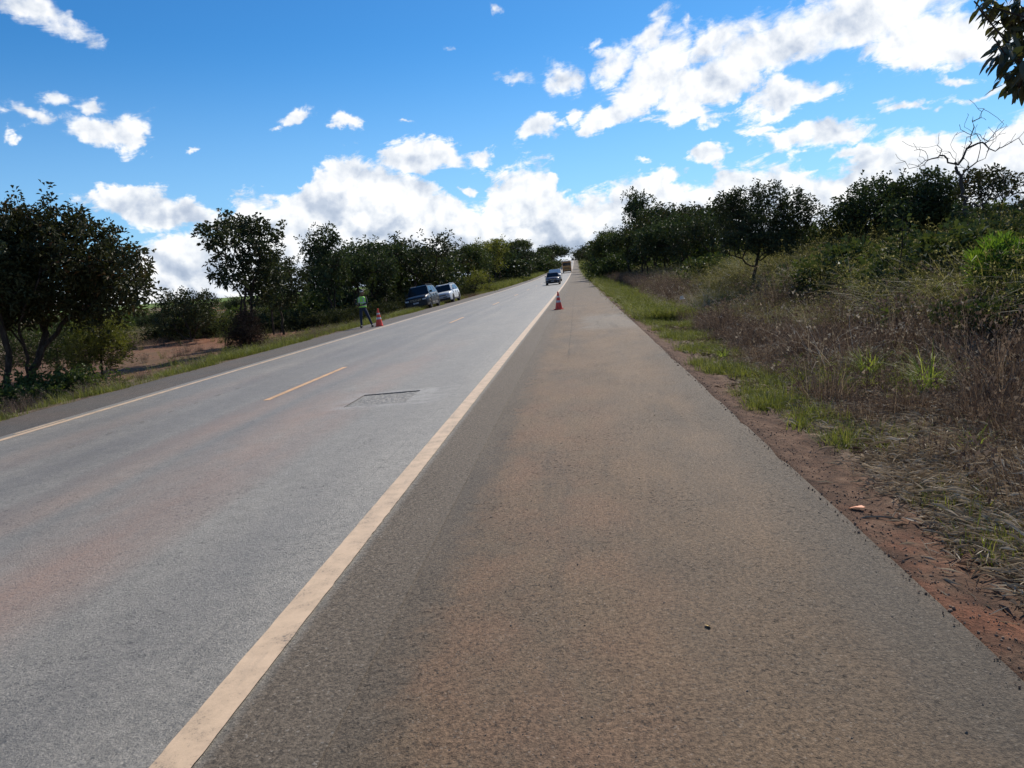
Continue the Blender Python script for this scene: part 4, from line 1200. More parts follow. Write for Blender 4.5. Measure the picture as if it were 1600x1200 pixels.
# --- purple-brown dry tufts between
def d_pur(x, y):
    return sst(2.5, 3.3, x-(y*.015))*(1-sst(6.5, 9.5, x))*np.clip((nz(x, y, 2.6, 4)-.44)*5, 0.01, 1)
x, y = pts_in(5200, 2.4, 9.5, 4.5, 24, rg, d_pur, 1.2)
k_ = clear(x, y); x, y = x[k_], y[k_]
scatter('dry_tufts', purple_p, P3(x, y), rg.lognormal(-.22, .42, len(x)), 'low purple-brown dry grass tufts on the bare verge', seed=5)
def d_pur2(x, y): return sst(4.9, 5.8, x+.8*nz(x, y, .8))*(1-sst(6.2, 7.2, x))*np.clip((nz(x, y, 1.5, 5)-.48)*3.5, 0, .8)*(1-.7*sst(18, 26, y))
x, y = pts_in(5200, 4.0, 11, 7, 50, rg, d_pur2, 1.3)
k_ = clear(x, y); x, y = x[k_], y[k_]
scatter('dry_grass', purple_t, P3(x, y), rg.lognormal(-.15, .35, len(x)), 'knee-high purple-brown dry grass in front of the tall grass', seed=6)
x, y = pts_in(2600, 3.4, 8, 28, 130, rg, lambda x, y: sst(3.4, 4.6, x)*.8*np.clip((nz(x, y, .3, 31)-.3)*3, 0, 1), 1.5)
scatter('dry_grass', purple_t, P3(x, y), rg.uniform(.8, 1.5, len(x)), 'brown dry grass further along the right-hand verge', seed=7)
# --- litter
x, y = pts_in(7500, 2.1, 7, 3.0, 16, rg, lambda x, y: sst(2.25, 3.0, x-.5*(nz(x, y, .9, 7)-.5)+.25*(y < 7))*np.clip((nz(x, y, 1.9, 8)-.40)*3.2, .05, 1)*(1-sst(6, 8, x)), 1.4)
scatter('straw_litter', straw_p, P3(x, y, .004), rg.uniform(.5, 1.15, len(x)), 'pale dry straw lying on the soil of the right verge', tilt=.06, seed=8)
x, y = pts_in(3000, 1.9, 9, 3.0, 30, rg, lambda x, y: sst(1.95, 2.8, x)*.8, 1.3)
scatter('leaf_litter', dark_p, P3(x, y, .004), rg.uniform(.5, 1.2, len(x)), 'dark dead leaves and stems littering the right verge', tilt=.06, seed=9)
x, y = pts_in(900, 2.25, 4.2, 2.9, 6.5, rg, lambda x, y: sst(2.3, 2.7, x+.2*nz(x, y, 2)), 1)
scatter('straw_litter', straw_p, P3(x, y, .012), rg.uniform(.6, 1.2, len(x)), 'pale straw heaped beside the red soil in the near right corner', tilt=.16, seed=10)
x, y = pts_in(1100, 2.15, 4.4, 2.8, 9, rg, lambda x, y: np.clip((nz(x, y, 2.4, 50)-.60)*6, 0, 1), 1)
scatter('verge_grass', green_p, P3(x, y), rg.uniform(.6, 1.3, len(x)), 'small clumps of green grass in the near straw on the right', seed=19)
x, y = pts_in(900, 2.7, 6.5, 4.0, 14, rg, lambda x, y: np.clip((nz(x, y, 2.8, 51)-.5)*5, 0, 1), 1)
scatter('dry_tufts', purple_p, P3(x, y), rg.lognormal(-.2, .3, len(x)), 'brown dry tufts standing in the near litter on the right', seed=20)
# --- tall grass on the bank
def d_tall(x, y):
    front = 5.7+.6*sst(12, 18, y)-1.5*sst(29, 36, y)+1.5*(nz(x, y, .7, 9)-.5)
    return sst(0, .9, x-front)*np.clip((nz(x, y, .45, 10)-.12)*3, .2, 1)
x, y = pts_in(10000, 4.4, 22, 6, 34, rg, d_tall, 1.15)
scatter('tall_grass', tall_p, P3(x, y), rg.uniform(.75, 1.2, len(x))*(.5+.85*nz(x, y, .9, 40)), 'tall olive seeding grass covering the right-hand bank', tilt=.16, seed=11)
x, y = pts_in(7000, 4.4, 45, 34, 170, rg, d_tall, 1.6)
scatter('tall_grass', tall_p, P3(x, y), rg.uniform(.6, 1.15, len(x)), 'tall olive grass further along the right-hand bank', tilt=.16, seed=12)
x, y = pts_in(2600, 6.5, 20, 8, 30, rg, lambda x, y: d_tall(x, y)*np.clip((nz(x, y, .35, 12)-.55)*5, 0, 1), 1)
scatter('broad_grass', tall_g, P3(x, y), rg.uniform(.6, 1.2, len(x)), 'broad-bladed green grass mixed in the tall bank grass', seed=13)
x, y = pts_in(2600, 5.5, 24, 8, 60, rg, lambda x, y: d_tall(x, y)*np.clip((nz(x, y, .5, 14)-.5)*4, 0, 1), 1.2)
scatter('undergrowth', weed_p, P3(x, y), rg.uniform(.8, 2.2, len(x)), 'dark leafy undergrowth in the tall grass of the right bank', seed=14)
x, y = pts_in(2500, 9, 70, 60, 500, rg, None, 1.5)
scatter('undergrowth', weed_p, P3(x, y), rg.uniform(2.5, 5.0, len(x)), 'undergrowth beneath the far trees on the right', seed=15)
x, y = pts_in(1500, 4.6, 20, 6, 60, rg, lambda x, y: d_tall(x+.8, y), 1.3)
k_ = clear(x, y); x, y = x[k_], y[k_]
scatter('grass_plumes', plume_p, P3(x, y), rg.uniform(.5, 1.05, len(x)), 'pale seed plumes arching over the tall bank grass', tilt=.2, seed=16)
x, y = pts_in(3200, 2.6, 8.5, 5, 45, rg, lambda x, y: sst(2.6, 4.2, x)*np.clip((nz(x, y, 1.1, 41)-.42)*3.5, .03, 1), 1.3)
k_ = clear(x, y); x, y = x[k_], y[k_]
scatter('dry_stems', stem_p, P3(x, y), rg.lognormal(-.45, .4, len(x)), 'pale dry stems standing and leaning among the brown tufts', tilt=.3, seed=17)
x, y = pts_in(2600, 3.8, 8, 16, 60, rg, lambda x, y: sst(3.9, 5.2, x)*np.clip((nz(x, y, .7, 42)-.35)*3, 0, 1), 1.2)
scatter('tall_grass', tall_p, P3(x, y), rg.uniform(.25, .6, len(x)), 'lower olive grass at the front of the right bank', tilt=.2, seed=18)
# --- left side
def mir(f): return lambda x, y: f(-x+LE+RE, y)
x, y = pts_in(9000, -12.6, -10.5, 8, 60, rg, lambda x, y: (1-sst(.5, 1.7, LE-x+1.2*(nz(x, y, .6)-.5)))*np.clip((nz(x, y, .7, 20)-.42)*4, .05, 1), 1.3)
scatter('verge_grass', green_p, P3(x, y), rg.uniform(.6, 1.5, len(x))*(1+y/70), 'short green grass along the left shoulder', seed=21)
x, y = pts_in(3500, -14.5, -10.8, 12, 120, rg, lambda x, y: np.clip((nz(x, y, .3, 22)-.35)*3, .05, 1), 1.4)
scatter('verge_grass', green_hi, P3(x, y), rg.uniform(.5, 1.3, len(x)), 'longer green and straw grass on the left verge', seed=22)
x, y = pts_in(11000, -40, -10.9, 12, 90, rg, lambda x, y: np.clip((nz(x, y, .35, 23)-.3)*3, .1, 1)*np.where((y > 22) & (y < 50) & (x > -24) & (x < -12.8), .12, .8), 1.2)
scatter('dry_tufts', purple_p, P3(x, y), rg.uniform(.45, 1.15, len(x)), 'brown dry grass tufts on the open ground on the left', seed=23)
x, y = pts_in(4200, -45, -13.5, 14, 90, rg, lambda x, y: np.clip((nz(x, y, .22, 24)-.5)*4, 0, 1)*np.where((y > 20) & (y < 60) & (x > -26), .12, .6), 1.2)
scatter('tall_grass', tall_p, P3(x, y), rg.uniform(.3, .6, len(x)), 'olive grass in patches on the open ground on the left', tilt=.16, seed=24)
x, y = pts_in(2600, -26, -12.8, 44, 300, rg, lambda x, y: sst(0, 1, LE-x-2.2), 1.7)
scatter('undergrowth', under_p, P3(x, y), rg.uniform(.5, 1.4, len(x))*(1+y/150), 'dark undergrowth beneath the left roadside wood', seed=25)
x, y = pts_in(380, -18, -12.2, 14, 23, rg, lambda x, y: np.clip((nz(x, y, .6, 26)-.4)*4, 0, 1)*(y < 19.5), 1.0)
scatter('undergrowth', weed_p, P3(x, y), rg.uniform(.5, 1.2, len(x)), 'weeds beneath the big tree on the left', seed=26)
x, y = pts_in(2500, -15, -10.7, 100, 560, rg, None, 1.4)
scatter('verge_grass', green_hi, P3(x, y), rg.uniform(2.0, 4.0, len(x)), 'green verge grass far down the left of the road', seed=27)
x, y = pts_in(2200, -120, -30, 60, 220, rg, lambda x, y: np.clip((nz(x, y, .08, 28)-.4)*3, 0, 1), 1.2)
scatter('scrub', weed_p, P3(x, y), rg.uniform(1.0, 2.6, len(x)), 'low scrub dotted over the open field on the left', seed=28)
# --- stones and grit
st_m = simple('red_brown_stone', (0.22, 0.14, 0.095), 0.95, var=.5, scale=30)
st_g = simple('grey_grit', (0.17, 0.14, 0.11), 0.9, var=.5, scale=60)
stones = [stone_proto(rg, st_m, .0075) for _ in range(4)]
grit = [stone_proto(rg, st_g, .0042) for _ in range(4)]
x, y = pts_in(12000, 1.55, 3.2, 2.4, 16, rg, lambda x, y: (1-sst(1.7, 3.2, x))*.8+.1, 1.6)
scatter('loose_stones', stones, P3(x, y, .002), rg.lognormal(-.55, .42, len(x)), 'crumbs and small stones on the soil strip by the shoulder', tilt=1, seed=31)
x, y = pts_in(9000, -.75, 1.55, 2.0, 9, rg, lambda x, y: .12+.75*np.exp(-((x+.35)/.35)**2)*np.clip((nz(x, y, 2.2, 3)-.3)*3, 0, 1)+.6*sst(1.2, 1.6, x), 1.5)
scatter('grit', grit, np.stack([x, y, road_z(y)+cross(x)-.004], 1), rg.lognormal(-.55, .40, len(x)), 'loose grit lying on the brown shoulder', tilt=1, seed=32)

# --- single tufts that stand out
tuft_m = blade_mat('bright_tuft_blades', [(0.05, (0.09, 0.12, 0.028)), (0.5, (0.20, 0.25, 0.05)), (0.95, (0.42, 0.42, 0.13))], .35)
def tuft(px, py, h, lab, n=110, **kw):
    D = 10.0
    for _ in range(40):       # where the sight line meets the bank
        p = at(px, py, D); D *= 1+0.35*(p[2]-gz(p[0], D))/H
    V, F = blades(n, h, rg, .09, .5, .011, 5, 1.3, **kw)
    o = mesh_np('grass_tuft', V, F, tuft_m)
    o.location = (p[0], D, gz(p[0], D)); 
    tag(o, lab, 'grass tuft', 'bright green grass tufts on the right verge')
tuft(1358, 592, .58, 'bright green grass tuft farther from the road, left of the other two')
tuft(1450, 612, .66, 'long-bladed green grass tuft leaning right, largest of the tufts', 120)
tuft(1520, 712, .38, 'sparse pale green grass tuft nearest the camera on the litter', 40)
tuft(1240, 570, .30, 'small greyish green grass tuft close behind the green verge', 50)
tuft(1130, 560, .30, 'upright fresh grass tuft in the green band by the shoulder', 50)
# leaf lying on the shoulder, twigs, scrap of pale litter
fm = simple('dry_leaf', (0.60, 0.40, 0.10), .7, var=.3, scale=40)
V, F = big_leaves([np.array([0, 0, .0])], np.random.default_rng(3), 1, .07, .03)
V = V-V.mean(0); V[:, 2] = np.abs(V[:, 1])*.35+.006
o = mesh_np('fallen_leaf', V, F, fm, smooth=True); p = at(1108, 978, 3.5)
o.location = (.50, 3.46, -.004); o.rotation_euler = (0.15, .5, 1.2)
tag(o, 'single curled yellow-brown leaf lying on the brown shoulder', 'leaf')
tw = simple('pale_twig_wood', (0.24, 0.19, 0.13), .9, var=.3, scale=30)
for i, (px, py, L, a) in enumerate([(1395, 812, .55, .2), (1515, 850, .5, -.7), (1470, 640, .5, .1)]):
    D = 6.0
    for _ in range(40):
        p = at(px, py, D); D *= 1+0.35*(p[2]-gz(p[0], D))/H
    rr = np.random.default_rng(i)
    pts = [np.array([math.cos(a)*L*(u-.5), math.sin(a)*L*(u-.5), .02+.02*math.sin(u*7+i)])+rr.normal(0, .006, 3) for u in np.linspace(0, 1, 7)]
    v, f = tube_np(pts, [.007, .007, .006, .006, .005, .004, .002], 5)
    v2, f2 = tube_np([pts[3], pts[3]+np.array([.06, .07, .03]), pts[3]+np.array([.14, .12, .03])], [.004, .003, .0015], 4)
    o = mesh_np('twig', np.array(v+v2), np.array(f+[tuple(q+len(v) for q in ff) for ff in f2]), tw)
    o.location = (p[0], D, gz(p[0], D))
    tag(o, ['bent dry twig by the orange scrap at the edge of the soil strip', 'dry stick on the straw near the right edge of the view', 'grey stick lying near the long-bladed green tuft'][i], 'twig', 'twigs on the right verge')
# orange peel-like scrap
D = 6.0
for _ in range(40):
    p = at(1340, 797, D); D *= 1+0.35*(p[2]-gz(p[0], D))/H
om = simple('orange_plastic', (0.60, 0.15, 0.015), .5, var=.25, scale=30)
rr = np.random.default_rng(8); mb = MB()
for k in range(1):
    cx, cy = 0, 0; q = [(cx+rr.uniform(.03, .09)*math.cos(a), cy+rr.uniform(.02, .05)*math.sin(a), .012+rr.uniform(0, .02)) for a in np.linspace(0, 6.28, 7)[:-1]]
    mb.add(q+[(v[0], v[1], v[2]-.003) for v in q], [tuple(range(6)), tuple(range(11, 5, -1))]+[(i, i+6, (i+1) % 6+6, (i+1) % 6) for i in range(6)])
o = mb.build('orange_scrap', om); o.location = (p[0], D, gz(p[0], D)); tag(o, 'torn bright orange scrap lying on the reddish soil by the shoulder edge', 'litter')
D = 25.0
for _ in range(60):
    p = at(1066, 478, D); D *= 1+0.35*(p[2]-gz(p[0], D))/H
wm = simple('pale_rag', (.7, .7, .66), .8, var=.2)
mb = MB(); q = [(rr.uniform(.08, .16)*math.cos(a), rr.uniform(.06, .12)*math.sin(a), .02) for a in np.linspace(0, 6.28, 8)[:-1]]
mb.add(q+[(v[0]*.5, v[1]*.5, .14+rr.uniform(-.03, .03)) for v in q], [tuple(range(7)), tuple(range(13, 6, -1))]+[(i, (i+1) % 7, (i+1) % 7+7, i+7) for i in range(7)])
o = mb.build('plastic_bag', wm, smooth=True); o.location = (p[0], D, gz(p[0], D)+.25); tag(o, 'crumpled pale plastic bag caught in the green grass of the right verge', 'plastic bag')
# ------------------------------------------------------------------ vehicles
glass_m, nt, b = new_mat('dark_car_glass')
b.inputs['Base Color'].default_value = (0.012, 0.016, 0.022, 1); b.inputs['Roughness'].default_value = 0.06; b.inputs['Specular IOR Level'].default_value = 0.45
tyre_m = simple('tyre_rubber', (0.022, 0.021, 0.020), 0.85, var=.3, scale=20)
rim_alloy = simple('alloy_rim', (0.42, 0.43, 0.44), 0.35, metal=0.8, var=.1)
trim_m = simple('black_plastic_trim', (0.02, 0.02, 0.021), 0.6, var=.2)
chrome_m = simple('chrome_trim', (0.55, 0.56, 0.58), 0.2, metal=0.9, var=.08)
lamp_w = simple('clear_headlamp', (0.60, 0.63, 0.66), 0.12, var=.2, scale=14, coat=1.0)
lamp_r = simple('red_tail_lamp', (0.30, 0.012, 0.012), 0.2, var=.2, coat=1.0)
plate_m = simple('grey_licence_plate', (0.42, 0.42, 0.43), 0.5, var=.3, scale=18)
def paint_mat(name, col, metal=0.0):
    return simple(name, col, 0.35, metal=metal, var=.10, scale=2.5, coat=0.25, spec=.35)

def car_body(prof, arches, W, r_arch, plan=0.10, tumble=0.05, zsplit=0.62):
    """lower body: side profile (y, z) swept over the width; the wheel arches are cut into the outer slices"""
    ys_ = sorted(set([round(v, 3) for v in np.linspace(prof[0][0], prof[-1][0], 61)]+[round(a+dx_, 3) for a in arches for dx_ in np.linspace(-r_arch, r_arch, 13)]))
    py = [p[0] for p in prof]; pt = [p[1] for p in prof]; pb = [p[2] for p in prof]
    top = np.interp(ys_, py, pt); bot = np.interp(ys_, py, pb)
    y0, y1 = prof[0][0], prof[-1][0]
    vs = []; fs = []
    us = [0, .12, .3, .5, .68, .82, .93, 1.0]          # from the sill up
    nU = len(us)
    def hw(y, u):
        t = min(1, min(y-y0, y1-y)/0.75)
        w = W/2*(1-plan*(1-t)**2.2)
        sh = [0.955, .985, 1.0, .998, .985, .965, .93, .86][us.index(u)]
        return w*sh
    rows = []
    for side in (-1, 1):
        grid = []
        for i, y in enumerate(ys_):
            b_ = bot[i]
            for a in arches:
                d = abs(y-a)
                if d < r_arch: b_ = max(b_, math.sqrt(max(0, r_arch**2-d*d))+0.33)
            col_ = []
            for u in us:
                z = b_+(top[i]-b_)*u
                zr = (z-bot[i])/(top[i]-bot[i])
                # width by true height so arches do not pinch the flank
                w = np.interp(zr, us, [hw(y, q) for q in us])
                col_.append(len(vs)); vs.append((side*w, y, z))
            grid.append(col_)
        for i in range(len(ys_)-1):
            for k in range(nU-1):
                q = (grid[i][k], grid[i+1][k], grid[i+1][k+1], grid[i][k+1])
                fs.append(q if side < 0 else q[::-1])
        rows.append(grid)
    L_, R_ = rows
    mids = []
    for i, y in enumerate(ys_):      # crowned top
        m = []
        for t in (.25, .5, .75):
            xl = vs[L_[i][-1]][0]; xr = vs[R_[i][-1]][0]
            m.append(len(vs)); vs.append((xl+(xr-xl)*t, y, top[i]+.03*math.sin(math.pi*t)))
        mids.append([L_[i][-1]]+m+[R_[i][-1]])
    for i in range(len(ys_)-1):
        for k in range(4): fs.append((mids[i][k], mids[i+1][k], mids[i+1][k+1], mids[i][k+1]))
    for i, s in ((0, 1), (len(ys_)-1, -1)):      # nose and tail
        for k in range(nU-1):
            a, b_, c, d = L_[i][k], R_[i][k], R_[i][k+1], L_[i][k+1]
            fs.append((a, b_, c, d) if s > 0 else (d, c, b_, a))
        q = mids[i]; fs.append((q[0], q[4], q[3], q[2], q[1]))
    return MB().add(vs, fs)
def quadslab(mb, p, th=0.012):
    """a flat quad panel with thickness, corners p"""
    p = [np.array(q, float) for q in p]
    n = np.cross(p[1]-p[0], p[3]-p[0]); n /= np.linalg.norm(n)
    q = [v-n*th for v in p]
    return mb.add(p+q, [(0, 1, 2, 3), (7, 6, 5, 4), (0, 4, 5, 1), (1, 5, 6, 2), (2, 6, 7, 3), (3, 7, 4, 0)])
def wheel(root, x, y, R, side, rim):
    w = .11
    prof = [(R*.62, -w), (R*.9, -w), (R*.985, -w*.8), (R, -w*.4), (R, w*.4), (R*.985, w*.8), (R*.9, w), (R*.62, w)]
    mb = MB().lathe(prof, 26, 'x', (0, 0, 0), cap=False)
    o = mb.build('wheel', tyre_m, root, smooth=True); o.location = (x, y, R)
    m = MB().lathe([(R*.64, -w*.9), (R*.64, w*.6), (R*.56, w*.62), (R*.54, w*.3)], 26, 'x', cap=False)
    for k in range(5):
        a = k*2*math.pi/5
        m.add([(w*.55*1, R*r_*math.cos(a+d_), R*r_*math.sin(a+d_)) for r_, d_ in ((.1, -.9), (.57, -.14), (.57, .14), (.1, .9))]+[(w*.25, R*r_*math.cos(a+d_), R*r_*math.sin(a+d_)) for r_, d_ in ((.1, -.9), (.57, -.14), (.57, .14), (.1, .9))],
              [(0, 1, 2, 3), (7, 6, 5, 4), (0, 4, 5, 1), (1, 5, 6, 2), (2, 6, 7, 3), (3, 7, 4, 0)])
    m.lathe([(R*.15, w*.2), (R*.15, w*.6), (R*.08, w*.66)], 12, 'x')
    r_ = m.build('rim', rim, o, smooth=True)
    d = MB().lathe([(R*.56, -w*.05), (R*.56, .01)], 20, 'x').build('brake_disc', trim_m, o)
    if side < 0: o.scale = (-1, 1, 1)
    return o
def make_car(name, label, paint, Lc, Wc, Hc, kind='suv', loc=(0, 0, 0), rz=0, lights=True, grille='slots', rails=True, rim=None, group=None):
    """length runs along y, the nose at -y"""
    t = empty(name, loc, rz, label, 'car', group)
    R = .345 if kind == 'suv' else .32
    n, q = -Lc/2, Lc/2
    bz = .24 if kind == 'suv' else .19
    hood = Hc*.60 if kind == 'suv' else Hc*.615
    belt = Hc*.635
    cowl = n+Lc*(.245 if kind == 'suv' else .26)
    rear = q-(.10 if kind != 'sedan' else .75)
    prof = [(n, hood*.80, bz+.10), (n+.06, hood*.88, bz+.02), (n+.30, hood*.955, bz), (cowl, hood+.02, bz), (cowl+.35, belt, bz), (0.3, belt+.01, bz), (rear-.1, belt+.03, bz), (q-.16, belt+.01, bz+.02), (q-.04, belt-.05, bz+.06), (q, belt-.18, bz+.14)]
    if kind == 'sedan': prof = prof[:6]+[(rear-.1, belt+.03, bz), (rear+.2, belt+.0, bz), (q-.06, belt-.04, bz+.05), (q, belt-.15, bz+.12)]
    a1, a2 = n+Lc*.195, q-Lc*.20
    body = car_body(prof, (a1, a2), Wc, R+.065, plan=.13 if kind == 'suv' else .17).build('body', paint, t, smooth=True)
    MB().box(-Wc*.40, Wc*.40, n+.15, q-.15, bz+.02, bz+.22).build('underbody', trim_m, t)
    for a in (a1, a2):
        MB().box(-Wc*.47, Wc*.47, a-R-.05, a+R+.05, bz+.18, R*2+.05).build('wheel_housing', trim_m, t)
    # greenhouse: bottom ring at the belt, top ring at the roof
    wb, wt_ = Wc*.445, Wc*.355
    f0, f1 = cowl-.02, cowl+.62*(Hc/1.6)
    if kind == 'suv': f1 = cowl+.50
    r0 = (q-.16 if kind != 'sedan' else rear+.12); r1_ = (q-.42 if kind != 'sedan' else rear-.52)
    zb, zr = belt-.01, Hc-.055
    def bo(x, y): return (x*wb, y, zb if y > cowl+.3 else hood+.005)
    A, B_, C_, D_ = bo(-1, f0), bo(1, f0), bo(1, r0), bo(-1, r0)
    a_, b_, c_, d_ = (-wt_, f1, zr), (wt_, f1, zr), (wt_*.96, r1_, zr-.03), (-wt_*.96, r1_, zr-.03)
    core = MB().add([A, B_, C_, D_, a_, b_, c_, d_], [(0, 1, 5, 4), (1, 2, 6, 5), (2, 3, 7, 6), (3, 0, 4, 7), (4, 5, 6, 7), (3, 2, 1, 0)])
    core.build('cabin_shell', paint, t, bevel=.03, smooth=True)
    def lerp3(p, q2, u): return tuple(np.array(p)*(1-u)+np.array(q2)*u)
    def inset(P, m0, m1, n0, n1, off):
        # P: bl, br, tr, tl
        def bil(u, v): return np.array(lerp3(lerp3(P[0], P[1], u), lerp3(P[3], P[2], u), v))
        c = [bil(m0, n0), bil(1-m1, n0), bil(1-m1, 1-n1), bil(m0, 1-n1)]
        nn = np.cross(c[1]-c[0], c[3]-c[0]); nn /= np.linalg.norm(nn)
        return [v+nn*off for v in c]
    quadslab(MB(), inset((A, B_, b_, a_), .05, .05, .05, .07, .008)).build('windscreen', glass_m, t)
    quadslab(MB(), inset((C_, D_, d_, c_), .07, .07, .14, .10, .008)).build('rear_window', glass_m, t)
    for P in ((B_, C_, c_, b_), (D_, A, a_, d_)):
        flip = P[0] is D_
        for u0, u1 in ((.10, .42), (.45, .74), (.77, .93)):
            c = inset(P, (u0 if not flip else 1-u1), (1-u1 if not flip else u0), .08, .12, .008)
            quadslab(MB(), c).build('side_window', glass_m, t)
    # roof
    MB().add([(-wt_*.98, f1+.02, zr+.004), (wt_*.98, f1+.02, zr+.004), (wt_*.94, r1_, zr-.02), (-wt_*.94, r1_, zr-.02),
              (-wt_*.80, f1+.12, Hc-.006), (wt_*.80, f1+.12, Hc-.006), (wt_*.76, r1_-.12, Hc-.03), (-wt_*.76, r1_-.12, Hc-.03)], [(0, 1, 5, 4), (1, 2, 6, 5), (2, 3, 7, 6), (3, 0, 4, 7), (4, 5, 6, 7), (3, 2, 1, 0)]).build('roof', paint, t, bevel=.02, smooth=True)
    if rails:
        for s in (-1, 1):
            MB().tube([(s*wt_*.88, f1+.15, Hc-.02), (s*wt_*.88, f1+.25, Hc+.035), (s*wt_*.86, r1_-.25, Hc+.02), (s*wt_*.86, r1_-.12, Hc-.03)], .016, 6).build('roof_rail', chrome_m if rails == 'chrome' else trim_m, t, smooth=True)
    for s in (-1, 1):
        for a in (a1, a2): wheel(t, s*(Wc/2-.13), a, R, s, rim or rim_alloy)
        m = MB().box(s*wb*1.0, s*(wb+.20), cowl+.28, cowl+.42, belt+.03, belt+.17).build('wing_mirror', paint, t, bevel=.03, smooth=True)
        # headlamp wraps the corner
        zt_ = hood*.80
        MB().box(s*Wc*.27, s*Wc*.425, n-.012, n+.16, zt_-.155, zt_-.02).build('headlight', lamp_w, t, bevel=.02, smooth=True)
        MB().box(s*Wc*.30, s*Wc*.432, q-.12, q+.012, belt-.36, belt-.16).build('tail_light', lamp_r, t, bevel=.02, smooth=True)
        MB().box(s*Wc*.30, s*Wc*.36, n-.01, n+.05, bz+.16, bz+.24).build('fog_lamp', lamp_w, t, bevel=.01)
        for yy in (cowl+.95, cowl+1.75):
            MB().box(s*(Wc/2*.985), s*(Wc/2+.012), yy, yy+.18, belt-.17, belt-.135).build('door_handle', paint, t, bevel=.006)
        for yy in (cowl+.22, cowl+1.18, cowl+2.02):
            MB().box(s*(Wc/2*.975), s*(Wc/2*1.002), yy-.006, yy+.006, bz+.12, belt-.06).build('door_gap', trim_m, t)
        MB().box(s*Wc*.46, s*(Wc/2+.006), a1+R+.07, a2-R-.07, bz-.01, bz+.13).build('sill_trim', trim_m, t, bevel=.01)
    zt_ = hood*.80
    if grille == 'slots':
        g = MB().box(-Wc*.25, Wc*.25, n-.012, n+.06, zt_-.17, zt_-.01).build('grille', trim_m, t)
        for k in range(7):
            xx = (k-3)*Wc*.066
            MB().box(xx-.030, xx-.018, n-.03, n-.010, zt_-.165, zt_-.015).build('slat', chrome_m, g)
            MB().box(xx+.018, xx+.030, n-.03, n-.010, zt_-.165, zt_-.015).build('slat', chrome_m, g)
        MB().box(-Wc*.40, Wc*.40, n-.035, n+.1, bz+.05, zt_-.26).build('front_bumper', trim_m if kind == 'suv' else paint, t, bevel=.03, smooth=True)
    else:
        g = MB().box(-Wc*.25, Wc*.25, n-.012, n+.06, zt_-.12, zt_-.02).build('grille', trim_m, t)
        MB().box(-Wc*.24, Wc*.24, n-.024, n-.010, zt_-.075, zt_-.055).build('slat', chrome_m, g)
        MB().box(-Wc*.42, Wc*.42, n-.03, n+.1, bz+.22, zt_-.16).build('front_bumper', paint, t, bevel=.03, smooth=True)
        MB().box(-Wc*.30, Wc*.30, n-.045, n+.05, bz+.26, zt_-.21).build('air_intake', trim_m, t, bevel=.01)
        MB().box(-Wc*.42, Wc*.42, n-.025, n+.1, bz+.03, bz+.21).build('lower_trim', trim_m, t, bevel=.02)
    MB().box(-.20, .20, n-.062, n-.040, bz+.24, bz+.35).build('licence_plate', plate_m, t)
    MB().box(-Wc*.43, Wc*.43, q-.1, q+.05, bz+.08, bz+.36).build('rear_bumper', trim_m if kind == 'suv' else paint, t, bevel=.03, smooth=True)
    MB().box(-.20, .20, q+.002, q+.022, belt-.30, belt-.19).build('licence_plate', plate_m, t)
    return t
p_navy = paint_mat('dark_blue_black_paint', (0.006, 0.009, 0.017))
p_silver = paint_mat('silver_white_paint', (0.60, 0.63, 0.66))
p_blue = paint_mat('grey_blue_paint', (0.045, 0.048, 0.075))
p_white = paint_mat('white_van_paint', (0.78, 0.78, 0.76), 0.0)
def stand(o, x, y):
    o.location = (x, y, 0)
    dzx = (gz(x+.8, y)-gz(x-.8, y))/1.6; dzy = (gz(x, y+1.3)-gz(x, y-1.3))/2.6
    return dzx, dzy
def park(o, x, y, rz, onroad=False):
    if onroad: zf = lambda a, c: float(road_z(c)+cross(a))
    else: zf = lambda a, c: max(gz(a, c), float(road_z(c)+cross(a))-.006 if a > LE else -99)
    ex = (zf(x+.75, y)-zf(x-.75, y))/1.5; ey = (zf(x, y+1.3)-zf(x, y-1.3))/2.6
    z = (zf(x+.75, y+1.3)+zf(x-.75, y+1.3)+zf(x+.75, y-1.3)+zf(x-.75, y-1.3))/4
    o.location = (x, y, z)
    yv = Vector((0, 1, ey)).normalized(); xv = Vector((1, 0, ex)); xv = (xv-yv*xv.dot(yv)).normalized(); zv = xv.cross(yv)
    M = Matrix((xv, yv, zv)).transposed() @ Matrix.Rotation(rz, 3, 'Z')
    o.rotation_euler = M.to_euler()
c1 = make_car('parked_car', 'dark blue-black off-roader with slotted grille parked on the left verge, nearer of the two parked cars', p_navy, 4.25, 1.83, 1.72, 'suv', grille='slots', group='cars parked on the left verge')
tag(c1, 'dark blue-black off-road car with a slotted grille parked on the left verge')
park(c1, -11.35, 56.3, math.radians(-2))
c2 = make_car('parked_car', 'silver-white crossover parked behind the dark off-road car on the left verge', p_silver, 4.4, 1.82, 1.62, 'suv', grille='bar', rails='chrome', group='cars parked on the left verge')
park(c2, -11.25, 66.0, math.radians(-2))
c3 = make_car('moving_car', 'grey-blue hatchback driving away in the near lane, seen from behind', p_blue, 4.2, 1.86, 1.56, 'hatch', grille='bar', rails=False, group='vehicles driving on the road')
park(c3, -3.05, 99.0, 0, True)

